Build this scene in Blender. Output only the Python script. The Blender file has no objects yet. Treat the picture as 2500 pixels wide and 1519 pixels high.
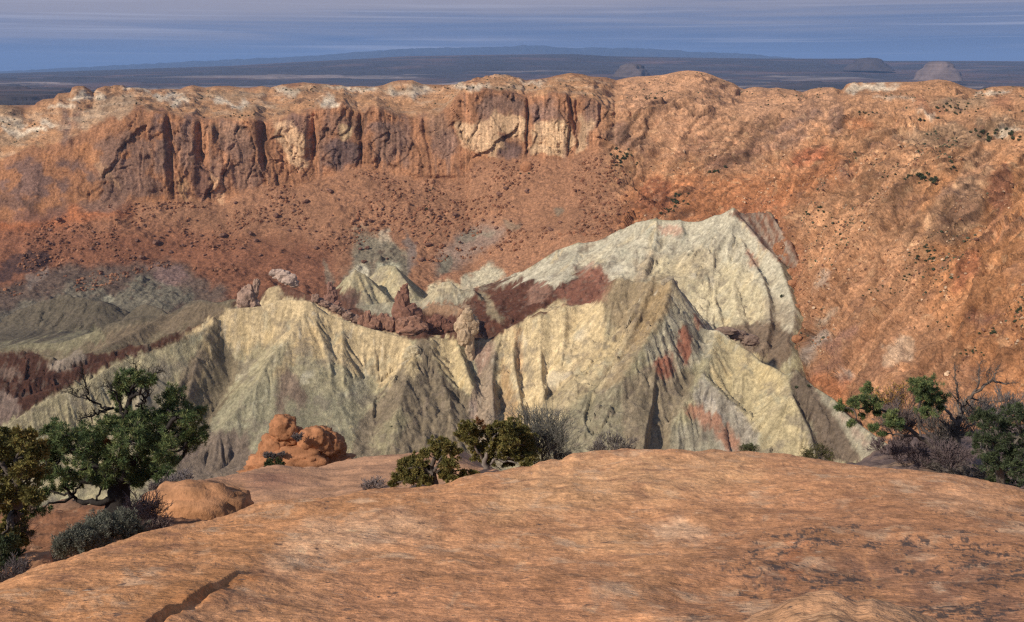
import bpy, bmesh, math
import numpy as np
from mathutils import Vector

SC = bpy.context.scene
COL = SC.collection
f32 = np.float32

# ------------------------------------------------------------------ camera model
F = 2500 * 35.0 / 36.0
TH = math.atan((759.5 - 165.0) / F)
CT, ST = math.cos(TH), math.sin(TH)

def unproj(u, v, Y):
    """point on the ray through photo position (u, v) at forward distance Y"""
    u, v, Y = np.broadcast_arrays(np.asarray(u, float), np.asarray(v, float), np.asarray(Y, float))
    xc = (u - 1250) / F
    zc = -(v - 759.5) / F
    dy = CT + zc * ST
    dz = -ST + zc * CT
    return np.stack([xc * Y / dy, Y, dz * Y / dy], -1)

def proj(P):
    d = P[..., 1] * CT - P[..., 2] * ST
    up = P[..., 1] * ST + P[..., 2] * CT
    return 1250 + F * P[..., 0] / d, 759.5 - F * up / d

# ------------------------------------------------------------------ noise
_r = np.random.RandomState(7)
PERM = np.concatenate([_r.permutation(256)] * 3).astype(np.int32)
GR = _r.normal(size=(256, 3)); GR /= np.linalg.norm(GR, axis=1)[:, None]
GR = GR.astype(f32)

def perlin(x, y, z=None):
    x = np.asarray(x, float); y = np.asarray(y, float)
    if z is None: z = np.zeros_like(x) + 0.37
    x, y, z = np.broadcast_arrays(x, y, z)
    xi = np.floor(x).astype(np.int32); yi = np.floor(y).astype(np.int32); zi = np.floor(z).astype(np.int32)
    xf = (x - xi).astype(f32); yf = (y - yi).astype(f32); zf = (z - zi).astype(f32)
    xi &= 255; yi &= 255; zi &= 255
    w = lambda t: t * t * t * (t * (t * 6 - 15) + 10)
    a, b, c = w(xf), w(yf), w(zf)
    def g(i, j, k):
        G = GR[PERM[PERM[PERM[xi + i] + yi + j] + zi + k]]
        return G[..., 0] * (xf - i) + G[..., 1] * (yf - j) + G[..., 2] * (zf - k)
    x00 = g(0,0,0) * (1 - a) + g(1,0,0) * a
    x10 = g(0,1,0) * (1 - a) + g(1,1,0) * a
    x01 = g(0,0,1) * (1 - a) + g(1,0,1) * a
    x11 = g(0,1,1) * (1 - a) + g(1,1,1) * a
    return ((x00 * (1 - b) + x10 * b) * (1 - c) + (x01 * (1 - b) + x11 * b) * c) * 1.6

def fbm(x, y, z=None, o=4, gain=.5):
    s = 0; a = 1; t = 0
    x = np.asarray(x, float); y = np.asarray(y, float)
    if z is not None: z = np.asarray(z, float)
    for i in range(o):
        s = s + a * perlin(x * 2 ** i + 17.3 * i, y * 2 ** i + 5.1 * i, None if z is None else z * 2 ** i + 9.7 * i)
        t += a; a *= gain
    return s / t

def ridged(x, y, z=None, o=3):
    s = 0; a = 1; t = 0
    for i in range(o):
        n = 1 - np.abs(perlin(x * 2 ** i + 3.3 * i, y * 2 ** i, None if z is None else z * 2 ** i)) * 1.6
        s = s + a * n; t += a; a *= .5
    return s / t

def lumps(x, y, z, seed=0):
    """rounded boulder relief: 1 - distance to nearest jittered point"""
    xi = np.floor(x).astype(np.int32); yi = np.floor(y).astype(np.int32); zi = np.floor(z).astype(np.int32)
    best = np.full(np.shape(x), 9., f32)
    for i in (-1, 0, 1):
        for j in (-1, 0, 1):
            for k in (-1, 0, 1):
                h = PERM[PERM[PERM[(xi + i + seed) & 255] + ((yi + j) & 255)] + ((zi + k) & 255)]
                px = xi + i + .5 + .45 * GR[h, 0] ; py = yi + j + .5 + .45 * GR[h, 1]; pz = zi + k + .5 + .45 * GR[h, 2]
                d = (x - px) ** 2 + (y - py) ** 2 + (z - pz) ** 2 + (h % 7) * .06
                best = np.minimum(best, d)
    return np.clip(1 - np.sqrt(best) * 1.35, 0, 1)

def facets(x, y, seed=0, tilt=.6):
    """broken flat faces: each cell has its own depth and tilt; sharp steps between"""
    xi = np.floor(x).astype(np.int32); yi = np.floor(y).astype(np.int32)
    best = np.full(np.shape(x), 9.); out = np.zeros(np.shape(x))
    for i in (-1, 0, 1):
        for j in (-1, 0, 1):
            h = PERM[PERM[(xi + i + seed) & 255] + ((yi + j + seed * 3) & 255)]
            dx = x - (xi + i + .5 + .5 * GR[h, 0]); dy = y - (yi + j + .5 + .5 * GR[h, 1])
            d = dx * dx + dy * dy
            m = d < best
            best = np.where(m, d, best)
            out = np.where(m, GR[h, 2] + tilt * (GR[PERM[h], 0] * dx + GR[PERM[h], 1] * dy) * 2, out)
    return out

def cracks(x, y, z=None, w=.06):
    """thin meandering lines, 1 on the line"""
    return 1 - sst(0, w, np.abs(perlin(x, y, z)))

def sst(a, b, x):
    t = np.clip((x - a) / (b - a), 0, 1)
    return t * t * (3 - 2 * t)

def blur(A, r, axis=None):
    if r < 1: return A
    for _ in range(3):
        for ax in ((0, 1) if axis is None else (axis,)):
            pad = [(0, 0)] * A.ndim; pad[ax] = (r + 1, r)
            c = np.cumsum(np.pad(A, pad, mode='edge'), axis=ax)
            n = A.shape[ax]
            hi = np.take(c, np.arange(2 * r + 1, 2 * r + 1 + n), axis=ax)
            lo = np.take(c, np.arange(0, n), axis=ax)
            A = (hi - lo) / (2 * r + 1)
    return A

# ------------------------------------------------------------------ rock colour maps
U0, U1, V0, V1, PS = -450, 2950, 60, 1640, 2.0

class Paint:
    """albedo of a terrain surface, region by region"""
    def __init__(s, base):
        s.H = int((V1 - V0) / PS); s.W = int((U1 - U0) / PS)
        s.A = np.zeros((s.H, s.W, 3), f32) + np.array(base, f32)
    def poly(s, pts, col, soft=6, a=1.0):
        p = [((x - U0) / PS, (y - V0) / PS) for x, y in pts]
        r = max(1, int(soft * .6 / PS))
        xs = [q[0] for q in p]; ys = [q[1] for q in p]
        x0 = max(0, int(min(xs)) - 4 * r); x1 = min(s.W, int(max(xs)) + 4 * r)
        y0 = max(0, int(min(ys)) - 4 * r); y1 = min(s.H, int(max(ys)) + 4 * r)
        X, Y = np.meshgrid(np.arange(x0, x1), np.arange(y0, y1))
        ins = np.zeros(X.shape, bool)
        for (ax, ay), (bx, by) in zip(p, p[1:] + p[:1]):
            if ay == by: continue
            c = ((ay > Y) != (by > Y)) & (X < (bx - ax) * (Y - ay) / (by - ay) + ax)
            ins ^= c
        al = blur(ins.astype(f32), r)[..., None] * a
        s.A[y0:y1, x0:x1] = s.A[y0:y1, x0:x1] * (1 - al) + np.array(col, f32) * al
    def ell(s, u, v, ru, rv, col, soft=6, a=1.0, rot=0):
        t = np.linspace(0, 2 * math.pi, 20)[:-1]; c, n = math.cos(rot), math.sin(rot)
        s.poly([(u + ru * math.cos(q) * c - rv * math.sin(q) * n, v + ru * math.cos(q) * n + rv * math.sin(q) * c) for q in t], col, soft, a)
    def get(s, u, v, warp, wseed=0., wscale=30.):
        du = fbm(u / wscale, v / wscale, np.zeros_like(u) + wseed, 4) * warp
        dv = fbm(u / wscale + 40, v / wscale, np.zeros_like(u) + wseed, 4) * warp
        j = np.clip(((u + du - U0) / PS), 0, s.W - 1).astype(int)
        i = np.clip(((v + dv - V0) / PS), 0, s.H - 1).astype(int)
        return s.A[i, j]

# ------------------------------------------------------------------ object helpers
def tag(o, label=None, cat=None, group=None, kind=None):
    if label: o['label'] = label
    if cat: o['category'] = cat
    if group: o['group'] = group
    if kind: o['kind'] = kind
    return o

def link(name, me, mat=None, parent=None):
    o = bpy.data.objects.new(name, me); COL.objects.link(o)
    if mat: me.materials.append(mat)
    if parent: o.parent = parent
    return o

def empty(name, loc):
    o = bpy.data.objects.new(name, None); COL.objects.link(o); o.location = loc
    o.empty_display_size = .3
    return o

def mesh_arrays(name, V, faces, col=None, smooth=True):
    """faces: int array (n, k)"""
    me = bpy.data.meshes.new(name)
    V = np.ascontiguousarray(V, f32).reshape(-1, 3)
    n, k = faces.shape
    me.vertices.add(len(V)); me.vertices.foreach_set('co', V.ravel())
    me.loops.add(n * k); me.loops.foreach_set('vertex_index', np.ascontiguousarray(faces, np.int32).ravel())
    me.polygons.add(n)
    me.polygons.foreach_set('loop_start', np.arange(0, n * k, k, dtype=np.int32))
    me.polygons.foreach_set('loop_total', np.full(n, k, np.int32))
    me.polygons.foreach_set('use_smooth', np.full(n, smooth))
    if col is not None:
        c = np.ones((len(V), 4), f32); c[:, :3] = np.clip(col.reshape(-1, 3), .004, .9)
        at = me.color_attributes.new('Col', 'FLOAT_COLOR', 'POINT')
        at.data.foreach_set('color', c.ravel())
    me.update(calc_edges=True)
    return me

def grid_mesh(name, P, col=None, flip=False):
    R, Cn = P.shape[:2]
    idx = np.arange(R * Cn).reshape(R, Cn)
    a, b, c, d = idx[:-1, :-1].ravel(), idx[:-1, 1:].ravel(), idx[1:, 1:].ravel(), idx[1:, :-1].ravel()
    f = np.stack([a, d, c, b] if not flip else [a, b, c, d], 1)
    return mesh_arrays(name, P, f, col)

def gnormal(P):
    du = np.gradient(P, axis=1); dv = np.gradient(P, axis=0)
    n = np.cross(du, dv)
    n /= np.linalg.norm(n, axis=-1)[..., None] + 1e-9
    return n * np.where(n[..., 2:3] < 0, -1, 1)

def curve(knots, u):
    k = np.array(knots, float)
    return np.interp(u, k[:, 0], k[:, 1])

def scurve(knots, u, r=0):
    y = curve(knots, u)
    return blur(y, r, 0) if r else y

def sheet(rows, us):
    """rows: list of (P (cols,3), n rows to the next)"""
    out = []; q = []
    for i in range(len(rows) - 1):
        A, n = rows[i]; B = rows[i + 1][0]
        for j in range(n):
            t = j / n
            out.append(A * (1 - t) + B * t); q.append(i + t)
    out.append(rows[-1][0]); q.append(len(rows) - 1)
    return np.array(out), np.array(q)

class Finder:
    """where a photo position meets a finished surface"""
    def __init__(s, P):
        s.P = P.reshape(-1, 3); s.u, s.v = proj(s.P)
    def at(s, u, v, tol=5):
        c = (s.u - u) ** 2 + (s.v - v) ** 2
        near = np.where(c < tol * tol)[0]
        if len(near) == 0: return s.P[np.argmin(c)]
        return s.P[near[np.argmin(s.P[near, 1])]]

# ------------------------------------------------------------------ materials
def new_mat(name):
    m = bpy.data.materials.new(name); m.use_nodes = True
    nt = m.node_tree
    b = nt.nodes['Principled BSDF']
    b.inputs['Roughness'].default_value = .95
    b.inputs['Specular IOR Level'].default_value = .12
    return m, nt, b

def rock_mat(name, col=None, scales=((.5, .35), (3, .25)), bump=((.4, .5), (2.0, .12)), stretch=(1, 1, 1), rough=.95, speck=None):
    """Col attribute (or flat colour) varied by noise at several sizes (per metre), bump in metres"""
    m, nt, b = new_mat(name); N = nt.nodes; L = nt.links
    b.inputs['Roughness'].default_value = rough
    tc = N.new('ShaderNodeTexCoord'); mp = N.new('ShaderNodeMapping')
    mp.inputs['Scale'].default_value = stretch
    L.new(tc.outputs['Object'], mp.inputs['Vector'])
    if col is None:
        at = N.new('ShaderNodeAttribute'); at.attribute_name = 'Col'; cur = at.outputs['Color']
    else:
        rg = N.new('ShaderNodeRGB'); rg.outputs[0].default_value = (*col, 1); cur = rg.outputs[0]
    for sc, amt in scales:
        no = N.new('ShaderNodeTexNoise'); no.inputs['Scale'].default_value = sc; no.inputs['Detail'].default_value = 5
        no.inputs['Roughness'].default_value = .65
        L.new(mp.outputs[0], no.inputs['Vector'])
        mr = N.new('ShaderNodeMapRange'); mr.inputs['From Min'].default_value = .3; mr.inputs['From Max'].default_value = .7
        mr.inputs['To Min'].default_value = 1 - amt; mr.inputs['To Max'].default_value = 1 + amt
        L.new(no.outputs['Fac'], mr.inputs['Value'])
        mx = N.new('ShaderNodeVectorMath'); mx.operation = 'SCALE'
        L.new(cur, mx.inputs[0]); L.new(mr.outputs[0], mx.inputs['Scale']); cur = mx.outputs[0]
    if speck:
        for sc, thr, scol in speck:
            no = N.new('ShaderNodeTexNoise'); no.inputs['Scale'].default_value = sc; no.inputs['Detail'].default_value = 4
            L.new(mp.outputs[0], no.inputs['Vector'])
            mr = N.new('ShaderNodeMapRange'); mr.inputs['From Min'].default_value = thr; mr.inputs['From Max'].default_value = thr + .05
            L.new(no.outputs['Fac'], mr.inputs['Value'])
            mx = N.new('ShaderNodeMix'); mx.data_type = 'RGBA'
            L.new(mr.outputs[0], mx.inputs['Factor']); L.new(cur, mx.inputs[6]); mx.inputs[7].default_value = (*scol, 1)
            cur = mx.outputs[2]
    L.new(cur, b.inputs['Base Color'])
    prev = None
    for sc, d in bump:
        no = N.new('ShaderNodeTexNoise'); no.inputs['Scale'].default_value = sc; no.inputs['Detail'].default_value = 6
        no.inputs['Roughness'].default_value = .6
        L.new(mp.outputs[0], no.inputs['Vector'])
        bp = N.new('ShaderNodeBump'); bp.inputs['Distance'].default_value = d; bp.inputs['Strength'].default_value = .9
        L.new(no.outputs['Fac'], bp.inputs['Height'])
        if prev: L.new(prev.outputs[0], bp.inputs['Normal'])
        prev = bp
    if prev: L.new(prev.outputs[0], b.inputs['Normal'])
    return m

def leaf_mat(name):
    m, nt, b = new_mat(name); N = nt.nodes; L = nt.links
    at = N.new('ShaderNodeAttribute'); at.attribute_name = 'Col'
    no = N.new('ShaderNodeTexNoise'); no.inputs['Scale'].default_value = 3.
    mr = N.new('ShaderNodeMapRange'); mr.inputs['To Min'].default_value = .7; mr.inputs['To Max'].default_value = 1.3
    tc = N.new('ShaderNodeTexCoord'); L.new(tc.outputs['Object'], no.inputs['Vector'])
    L.new(no.outputs['Fac'], mr.inputs['Value'])
    mx = N.new('ShaderNodeVectorMath'); mx.operation = 'SCALE'
    L.new(at.outputs['Color'], mx.inputs[0]); L.new(mr.outputs[0], mx.inputs['Scale'])
    L.new(mx.outputs[0], b.inputs['Base Color']); b.inputs['Roughness'].default_value = .65
    tr = N.new('ShaderNodeBsdfTranslucent'); L.new(mx.outputs[0], tr.inputs['Color'])
    ms = N.new('ShaderNodeMixShader'); ms.inputs[0].default_value = .2
    out = N['Material Output']
    L.new(b.outputs[0], ms.inputs[1]); L.new(tr.outputs[0], ms.inputs[2]); L.new(ms.outputs[0], out.inputs['Surface'])
    return m

M_WALL = rock_mat('canyon_rock', scales=((.06, .16), (.3, .42), (.9, .40)), bump=((.12, 2.5), (.6, .7)))
M_CLAY = rock_mat('badland_clay', scales=((.08, .12), (.4, .30), (1.5, .30)), bump=((.3, .8), (1.2, .3)))
M_SLAB = rock_mat('slickrock', scales=((1.5, .10), (7, .18), (24, .20)), bump=((4, .04), (16, .022), (60, .007)), stretch=(.7, 1.2, 1.2), speck=((5.5, .67, (.20, .12, .085)), (13, .68, (.12, .085, .07)), (9, .69, (.66, .46, .31))))
M_FAR = rock_mat('far_plain', scales=((.0012, .25), (.006, .35)), bump=())
M_CRAG = rock_mat('crag_rock', scales=((.4, .25), (2, .25)), bump=((.5, .8), (2.5, .2)))
M_NEARROCK = rock_mat('near_rock', scales=((.8, .12), (6, .15)), bump=((1.5, .12), (9, .03)))
M_SOIL = rock_mat('red_soil', scales=((2, .15), (14, .25), (50, .2)), bump=((6, .05), (40, .02)))
M_LEAF = leaf_mat('foliage')
M_BARK = rock_mat('bark', scales=((6, .3), (40, .3)), bump=((20, .02),), stretch=(1, 1, .3))
M_TWIG = rock_mat('twig', scales=((10, .25),), bump=())

# ================================================================== CRATER WALL
SKY = [(-450,262),(-200,250),(0,256),(30,258),(60,266),(80,262),(90,250),(104,243),(132,240),(142,228),(172,226),(176,214),(186,210),(204,210),(216,216),(228,226),(238,216),(256,210),(270,211),(280,208),(300,208),(310,214),(340,214),(372,219),(400,217),(440,218),(452,212),(470,208),(500,214),(530,210),(560,210),(590,214),(610,214),(640,210),(660,214),(690,206),(712,204),(740,201),(770,204),(800,206),(844,212),(880,210),(910,212),(936,208),(956,200),(976,196),(1008,196),(1032,206),(1080,207),(1120,206),(1140,198),(1160,194),(1185,187),(1209,182),(1235,183),(1249,186),(1281,196),(1310,194),(1337,190),(1360,184),(1393,178),(1421,181),(1441,187),(1480,189),(1505,196),(1530,190),(1553,187),(1580,186),(1609,184),(1625,182),(1640,178),(1660,174),(1680,172),(1704,174),(1724,178),(1740,184),(1765,194),(1792,204),(1806,214),(1818,218),(1830,214),(1848,212),(1880,216),(1896,214),(1930,219),(1960,225),(1980,218),(2000,214),(2033,213),(2045,218),(2055,221),(2069,205),(2100,203),(2121,202),(2160,201),(2201,200),(2235,200),(2257,198),(2275,195),(2289,194),(2310,196),(2329,201),(2345,208),(2361,214),(2389,220),(2405,216),(2421,212),(2440,211),(2461,210),(2500,212),(2600,215),(2950,225)]
CTOP = [(-450,420),(0,400),(60,365),(140,345),(200,332),(250,292),(330,266),(400,272),(450,283),(500,296),(560,292),(620,285),(650,298),(700,288),(752,274),(762,270),(800,258),(836,248),(872,270),(920,260),(980,286),(1024,288),(1080,276),(1120,236),(1140,219),(1200,216),(1250,226),(1281,238),(1329,224),(1381,228),(1401,240),(1449,240),(1470,258),(1500,280),(1550,262),(1600,255),(1680,262),(1750,290),(1800,292),(1900,285),(2033,262),(2200,285),(2350,300),(2500,300),(2950,310)]
CBASE = [(-450,600),(0,561),(80,533),(200,501),(361,493),(521,493),(553,489),(581,473),(641,461),(701,453),(761,441),(830,420),(880,412),(980,427),(1090,437),(1140,430),(1150,388),(1220,393),(1281,386),(1381,393),(1461,356),(1521,400),(1600,470),(1700,450),(1800,430),(2000,420),(2200,420),(2500,430),(2950,440)]
us = np.arange(-430, 2931, 2.6)
nc = len(us)
y1 = scurve([(-450,1500),(0,1560),(200,1650),(450,1900),(800,1950),(1100,1800),(1209,1740),(1393,1560),(1500,1640),(1600,1560),(1680,1450),(1960,1400),(2200,1250),(2500,1130),(2950,1050)], us, 12)
y2 = scurve([(-450,1350),(0,1380),(450,1400),(800,1420),(1100,1400),(1209,1380),(1381,1330),(1465,1320),(1600,1320),(1800,1230),(2000,1110),(2200,1000),(2500,880),(2950,790)], us, 12)
y3 = scurve([(-450,1290),(0,1320),(450,1352),(800,1385),(1140,1352),(1381,1290),(1461,1280),(1600,1170),(1800,1100),(2000,960),(2200,870),(2500,760),(2950,680)], us, 12)
v4 = scurve([(-450,710),(0,662),(450,620),(800,560),(1150,540),(1400,500),(1600,530),(1800,560),(2000,600),(2200,650),(2500,700),(2950,760)], us, 12)
y4 = scurve([(-450,1170),(0,1200),(450,1240),(800,1275),(1150,1262),(1400,1205),(1600,1085),(1800,1000),(2000,850),(2200,720),(2500,575),(2950,500)], us, 12)
v5 = scurve([(-450,830),(0,800),(450,740),(800,720),(1150,700),(1400,640),(1600,640),(1800,690),(1940,800),(2000,900),(2100,1000),(2200,1050),(2500,1080),(2950,1080)], us, 8)
y5 = scurve([(-450,950),(0,975),(450,1080),(800,1120),(1150,1140),(1400,1065),(1600,1000),(1800,900),(1940,800),(2000,690),(2100,600),(2200,550),(2500,470),(2950,420)], us, 8)
R1 = unproj(us, curve(SKY, us), y1)
R0 = R1.copy(); R0[:, 1] += 500; R0[:, 0] *= (R0[:, 1] / R1[:, 1]); R0[:, 2] = -75
Rm = R1.copy(); Rm[:, 1] += 900; Rm[:, 0] *= (Rm[:, 1] / R1[:, 1]); Rm[:, 2] = -160
R2 = unproj(us, curve(CTOP, us), y2)
R3 = unproj(us, curve(CBASE, us), y3)
R4 = unproj(us, v4, y4)
R5 = unproj(us, v5, y5)
R6 = R5.copy(); R6[:, 1] -= 60; R6[:, 2] = np.minimum(R5[:, 2] - 20, -262)
P, q = sheet([(Rm, 3), (R0, 8), (R1, 70), (R2, 95), (R3, 85), (R4, 110), (R5, 14), (R6, 0)], us)
q = q - 1   # 0 back, 1 skyline, 2 cliff top, 3 cliff base, 4 talus, 5 foot
q2 = q[:, None] + 0 * us[None]
# soften the profile between zones
Pb = blur(P, 2, 0); keep = (sst(1.0, 1.15, q2) * sst(5.5, 5.3, q2))[..., None]
P = P * (1 - keep) + Pb * keep
N = gnormal(blur(P, 3))
uu = np.broadcast_to(us[None], q2.shape)
U_, V_ = proj(P)
X, Y, Z = P[..., 0], P[..., 1], P[..., 2]
cliffw = sst(1.93, 2.02, q2) * (1 - sst(2.92, 3.04, q2)) * (1 - sst(1470, 1530, uu))
rimw = sst(1.0, 1.2, q2) * (1 - sst(1.9, 2.0, q2))
right = sst(1430, 1560, uu)
talw = sst(2.95, 3.1, q2) * (1 - right)
# --- rim shelf and the right-hand slickrock: domes and layers
dome = 1 - np.abs(fbm(X / 75, Y / 90, None, 3)) * 2.2
Z2 = (dome - .6) * 9 * rimw + fbm(X / 22, Y / 26, Z / 20, 4) * 5 * rimw
lay = Z / 7.0 + fbm(X / 120, Y / 120, None, 3) * 4.0
ter = (sst(.35, .65, lay - np.floor(lay)) - (lay - np.floor(lay)))
Z2 += ter * 4.2 * rimw
D = np.zeros_like(Z)
# right slope: swells running up to the right, laminated ledges, rubble
a1 = (X * .8 + Y * .55) / 1.0; a2 = (-X * .55 + Y * .8)
rw = right * sst(1.7, 2.0, q2) * (1 - sst(5.2, 5.5, q2))
D += rw * (fbm(a1 / 240, a2 / 95, Z / 200, 5, .55) * 26 + (ridged(a1 / 90, a2 / 45, Z / 60, 4) - .7) * 7 + fbm(X / 14, Y / 14, Z / 10, 4, .6) * 4)
lay2 = (Z + fbm(X / 160, Y / 160, None, 2) * 30) / 9.0 + a2 / 70
upper = right * sst(1.0, 1.2, q2) * (1 - sst(2.9, 3.4, q2))
D += upper * (sst(.3, .6, lay2 - np.floor(lay2)) - (lay2 - np.floor(lay2))) * 5.0
wa = a1 + fbm(X / 50, Y / 50, Z / 40, 4) * 30; wb_ = a2 + fbm(X / 50 + 7, Y / 50, Z / 40, 4) * 22
D += rw * (facets(wa / 60, wb_ / 30, 5) * 3.0 + facets(wa / 22, wb_ / 12, 12) * 1.6 + facets(wa / 8, wb_ / 5, 15) * .7)
la = a2 / 30 + fbm(a1 / 130, a2 / 60, Z / 90, 4) * 2.2
lfr = la - np.floor(la); lmask = sst(-.25, .25, fbm(a1 / 120 + 8, a2 / 60, None, 3))
D += rw * (sst(.55, .72, lfr) - lfr) * 5.5 * lmask
crk2 = np.maximum(cracks(a1 / 150, a2 / 40, Z / 60, .035), cracks(wa / 45 + 3, wb_ / 22, None, .04) * sst(-.1, .25, fbm(X / 90, Y / 90)))
D -= crk2 * rw * 2.0
# --- talus: gullies, boulders
D += talw * ((ridged(uu / 110 + fbm(X / 70, Y / 70) * .8, Y / 220, None, 2) - .7) * 5 + fbm(X / 45, Y / 45, Z / 45, 5) * 7)
rub = sst(2.98, 3.15, q2) * (1 - sst(5.3, 5.5, q2)) * (.35 + .65 * sst(-.35, .35, fbm(X / 90, Y / 90, Z / 60, 3)))
lm = lumps(X / 9, Y / 9, Z / 9)
lm2 = lumps(X / 4.2, Y / 4.2, Z / 4.2, 31)
lm3 = lumps(X / 15, Y / 15, Z / 15, 77)
D += rub * (lm * 3.4 * (1 - .3 * right) + lm2 * 2.4 + sst(.3, .8, lm3) * 4 * (1 - .4 * right)) + fbm(X / 5, Y / 5, Z / 5, 3) * .7 * sst(1.0, 1.3, q2)
# --- cliff: joints, buttresses, alcoves (toward the viewer = -Y)
cl = np.zeros_like(Z)
def cleft(u0, w, d, lean=0., q0=1.9, q1=3.1, sharp=1.0):
    """a vertical joint cut back into the cliff; lean in px per unit of q"""
    c = u0 + (q2 - 2.0) * lean + fbm(q2 * 3.0, q2 * 0 + u0 * .1) * 8
    g = np.exp(-np.abs((uu - c) / (w * .62)) ** (2 * sharp))
    return -d * .36 * g * sst(q0, q0 + .12, q2) * (1 - sst(q1 - .15, q1, q2))
def butt(ua, ub, d, q0=1.95, q1=3.0, lean=0., slope=0.):
    """a block standing out between ua and ub, sharp sides; slope tips the face"""
    c = (q2 - 2.0) * lean + fbm(q2 * 2.6, q2 * 0 + ua * .07) * 7
    m = sst(ua - 5, ua + 5, uu - c) * (1 - sst(ub - 5, ub + 5, uu - c))
    t = np.clip((uu - c - ua) / (ub - ua), 0, 1)
    return m * .28 * (d + slope * (t - .5)) * sst(q0, q0 + .15, q2) * (1 - sst(q1 - .4, q1 + .04, q2))
cl += butt(140, 178, 18, 1.5, 2.3, -12)
cl += butt(250, 405, 16, 2.0, 3.05, 6, 10)
cl += cleft(412, 7, 16, 14); cl += cleft(356, 4, 9, -14, 2.35, 2.8)
cl += butt(425, 474, 20, 2.0, 3.05, 18, -8)
cl += cleft(484, 10, 26, 12, 1.9, 2.55)
cl += butt(500, 628, 20, 1.98, 2.9, 22, 14)
cl += cleft(640, 9, 26, 6, 1.95, 2.75); cl += cleft(650, 16, 16, 4, 1.95, 2.4)
cl += butt(515, 548, 14, 2.4, 3.1, 30)
cl += butt(655, 753, 26, 1.98, 2.85, -4, 22)
cl += cleft(763, 6, 30, 3, 1.9, 2.75)
cl += butt(775, 872, 14, 1.95, 3.0, 8, -12)
cl += cleft(880, 5, 16, 4)
cl += butt(890, 975, 10, 1.95, 2.95, 4, 8)
cl += cleft(965, 5, 8, 4); cl += cleft(1032, 6, 14, 26)
cl += butt(1045, 1105, 12, 2.0, 2.95, 50, -8)
cl += butt(1110, 1284, 20, 1.95, 3.0, 10, -10)
cl += cleft(1290, 5, 26, -4)
cl += butt(1296, 1388, 20, 1.95, 3.0, 0, 4)
cl += cleft(1392, 6, 20, 22, 1.95, 2.75); cl += cleft(1408, 6, 22, 6, 1.95, 3.0); cl += cleft(1400, 5, 16, -12, 2.5, 3.1)
cl += butt(1418, 1462, 16, 1.95, 3.0, 4, -10)
cl += cleft(1468, 6, 22, -6, 1.9, 2.7)
cl += cleft(212, 4, 14, 6, 2.75, 3.1)
flut = (ridged(uu / 60 + fbm(X / 60, Z / 50) * .8, Z / 90, None, 3) - .75) * 5 + fbm(uu / 30, Z / 30, Y / 60, 5, .6) * 5
wu = uu + fbm(uu / 50, Z / 30, None, 3) * 26; wz = Z + fbm(uu / 40 + 9, Z / 30, None, 3) * 14
fac = facets(wu / 90, wz / 95, 3) * 3.6 + facets(wu / 34 + 4, wz / 44, 9) * 1.8 + facets(wu / 12, wz / 13, 17) * 1.1
crk = np.maximum(cracks(wu / 90, Z / 130, None, .03), cracks(wu / 38 + 7, Z / 70, None, .035) * sst(-.1, .3, fbm(uu / 80, Z / 60))) 
flut = flut + fac - crk * 3.5
cl += flut * (.25 + .75 * sst(130, 420, uu))
facew = sst(1.93, 2.02, q2) * (1 - sst(2.88, 3.08, q2)) * (1 - sst(1480, 1540, uu))
facew = np.maximum(facew, butt(138, 182, 1, 1.45, 2.2, -12) > .5)
layc = Z / 19 + fbm(X / 90, Y / 140, Z / 60, 3) * 1.8
cl += (sst(.3, .7, layc - np.floor(layc)) - (layc - np.floor(layc))) * 3.2 * sst(-.1, .4, fbm(X / 60, Z / 25 + 9, None, 3))
P = P + N * D[..., None]
P[..., 2] += Z2
P[..., 1] -= cl * facew * 1.0
# sandstone ledge under the middle of the cliff and the small red buttress on the right
def bump_at(u0, v0, ru, rv, h):
    return h * np.exp(-(((U_ - u0) / ru) ** 4 + ((V_ - v0) / rv) ** 4))
P[..., 1] -= bump_at(1060, 412, 85, 22, 9) * (U_ < 1150) + bump_at(1585, 470, 36, 42, 26) + bump_at(300, 525, 18, 28, 14) + bump_at(90, 630, 30, 26, 14)
wallP = P

# --- colours of the wall
pc = Paint((.30, .150, .083))
TALUS = (.295, .112, .050)
ORANGE = (.40, .185, .085); PEACH = (.52, .30, .16); VARN = (.135, .088, .078); VARN2 = (.21, .125, .09)
RIGHTC = (.41, .215, .112)
def band(ka, kb, u0, u1, n=60):
    x = np.linspace(u0, u1, n)
    return [(a, b) for a, b in zip(x, curve(ka, x))] + [(a, b) for a, b in zip(x[::-1], curve(kb, x[::-1]))]
pc.poly(band(SKY, CTOP, -450, 1500), (.42, .225, .115), 3)
pc.poly(band([(u, v - 3) for u, v in CTOP], CBASE, -450, 1500), (.33, .158, .082), 3)
pc.poly([(1470, 160), (2950, 160), (2950, 1300), (2050, 1100), (1930, 900), (1890, 620), (1560, 560), (1480, 420)], RIGHTC, 26)
pc.poly([(1560, 160), (2070, 180), (2040, 300), (1800, 420), (1560, 350), (1500, 230)], (.44, .24, .135), 18)
pc.poly([(2250, 420), (2500, 380), (2900, 380), (2950, 1000), (2400, 1000), (2250, 700)], (.40, .18, .075), 30, .7)
pc.poly([(1540, 430), (1900, 430), (2050, 360), (2100, 420), (1900, 520), (1850, 620), (1500, 560)], (.36, .145, .062), 22, .8)
# talus darker and redder low on the left
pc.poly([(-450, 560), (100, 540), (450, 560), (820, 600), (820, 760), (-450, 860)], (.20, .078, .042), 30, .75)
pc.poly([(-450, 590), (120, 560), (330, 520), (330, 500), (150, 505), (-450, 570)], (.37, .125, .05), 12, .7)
pc.poly([(0, 650), (60, 610), (120, 605), (125, 640), (60, 665), (0, 690)], (.085, .045, .035), 5)
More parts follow.
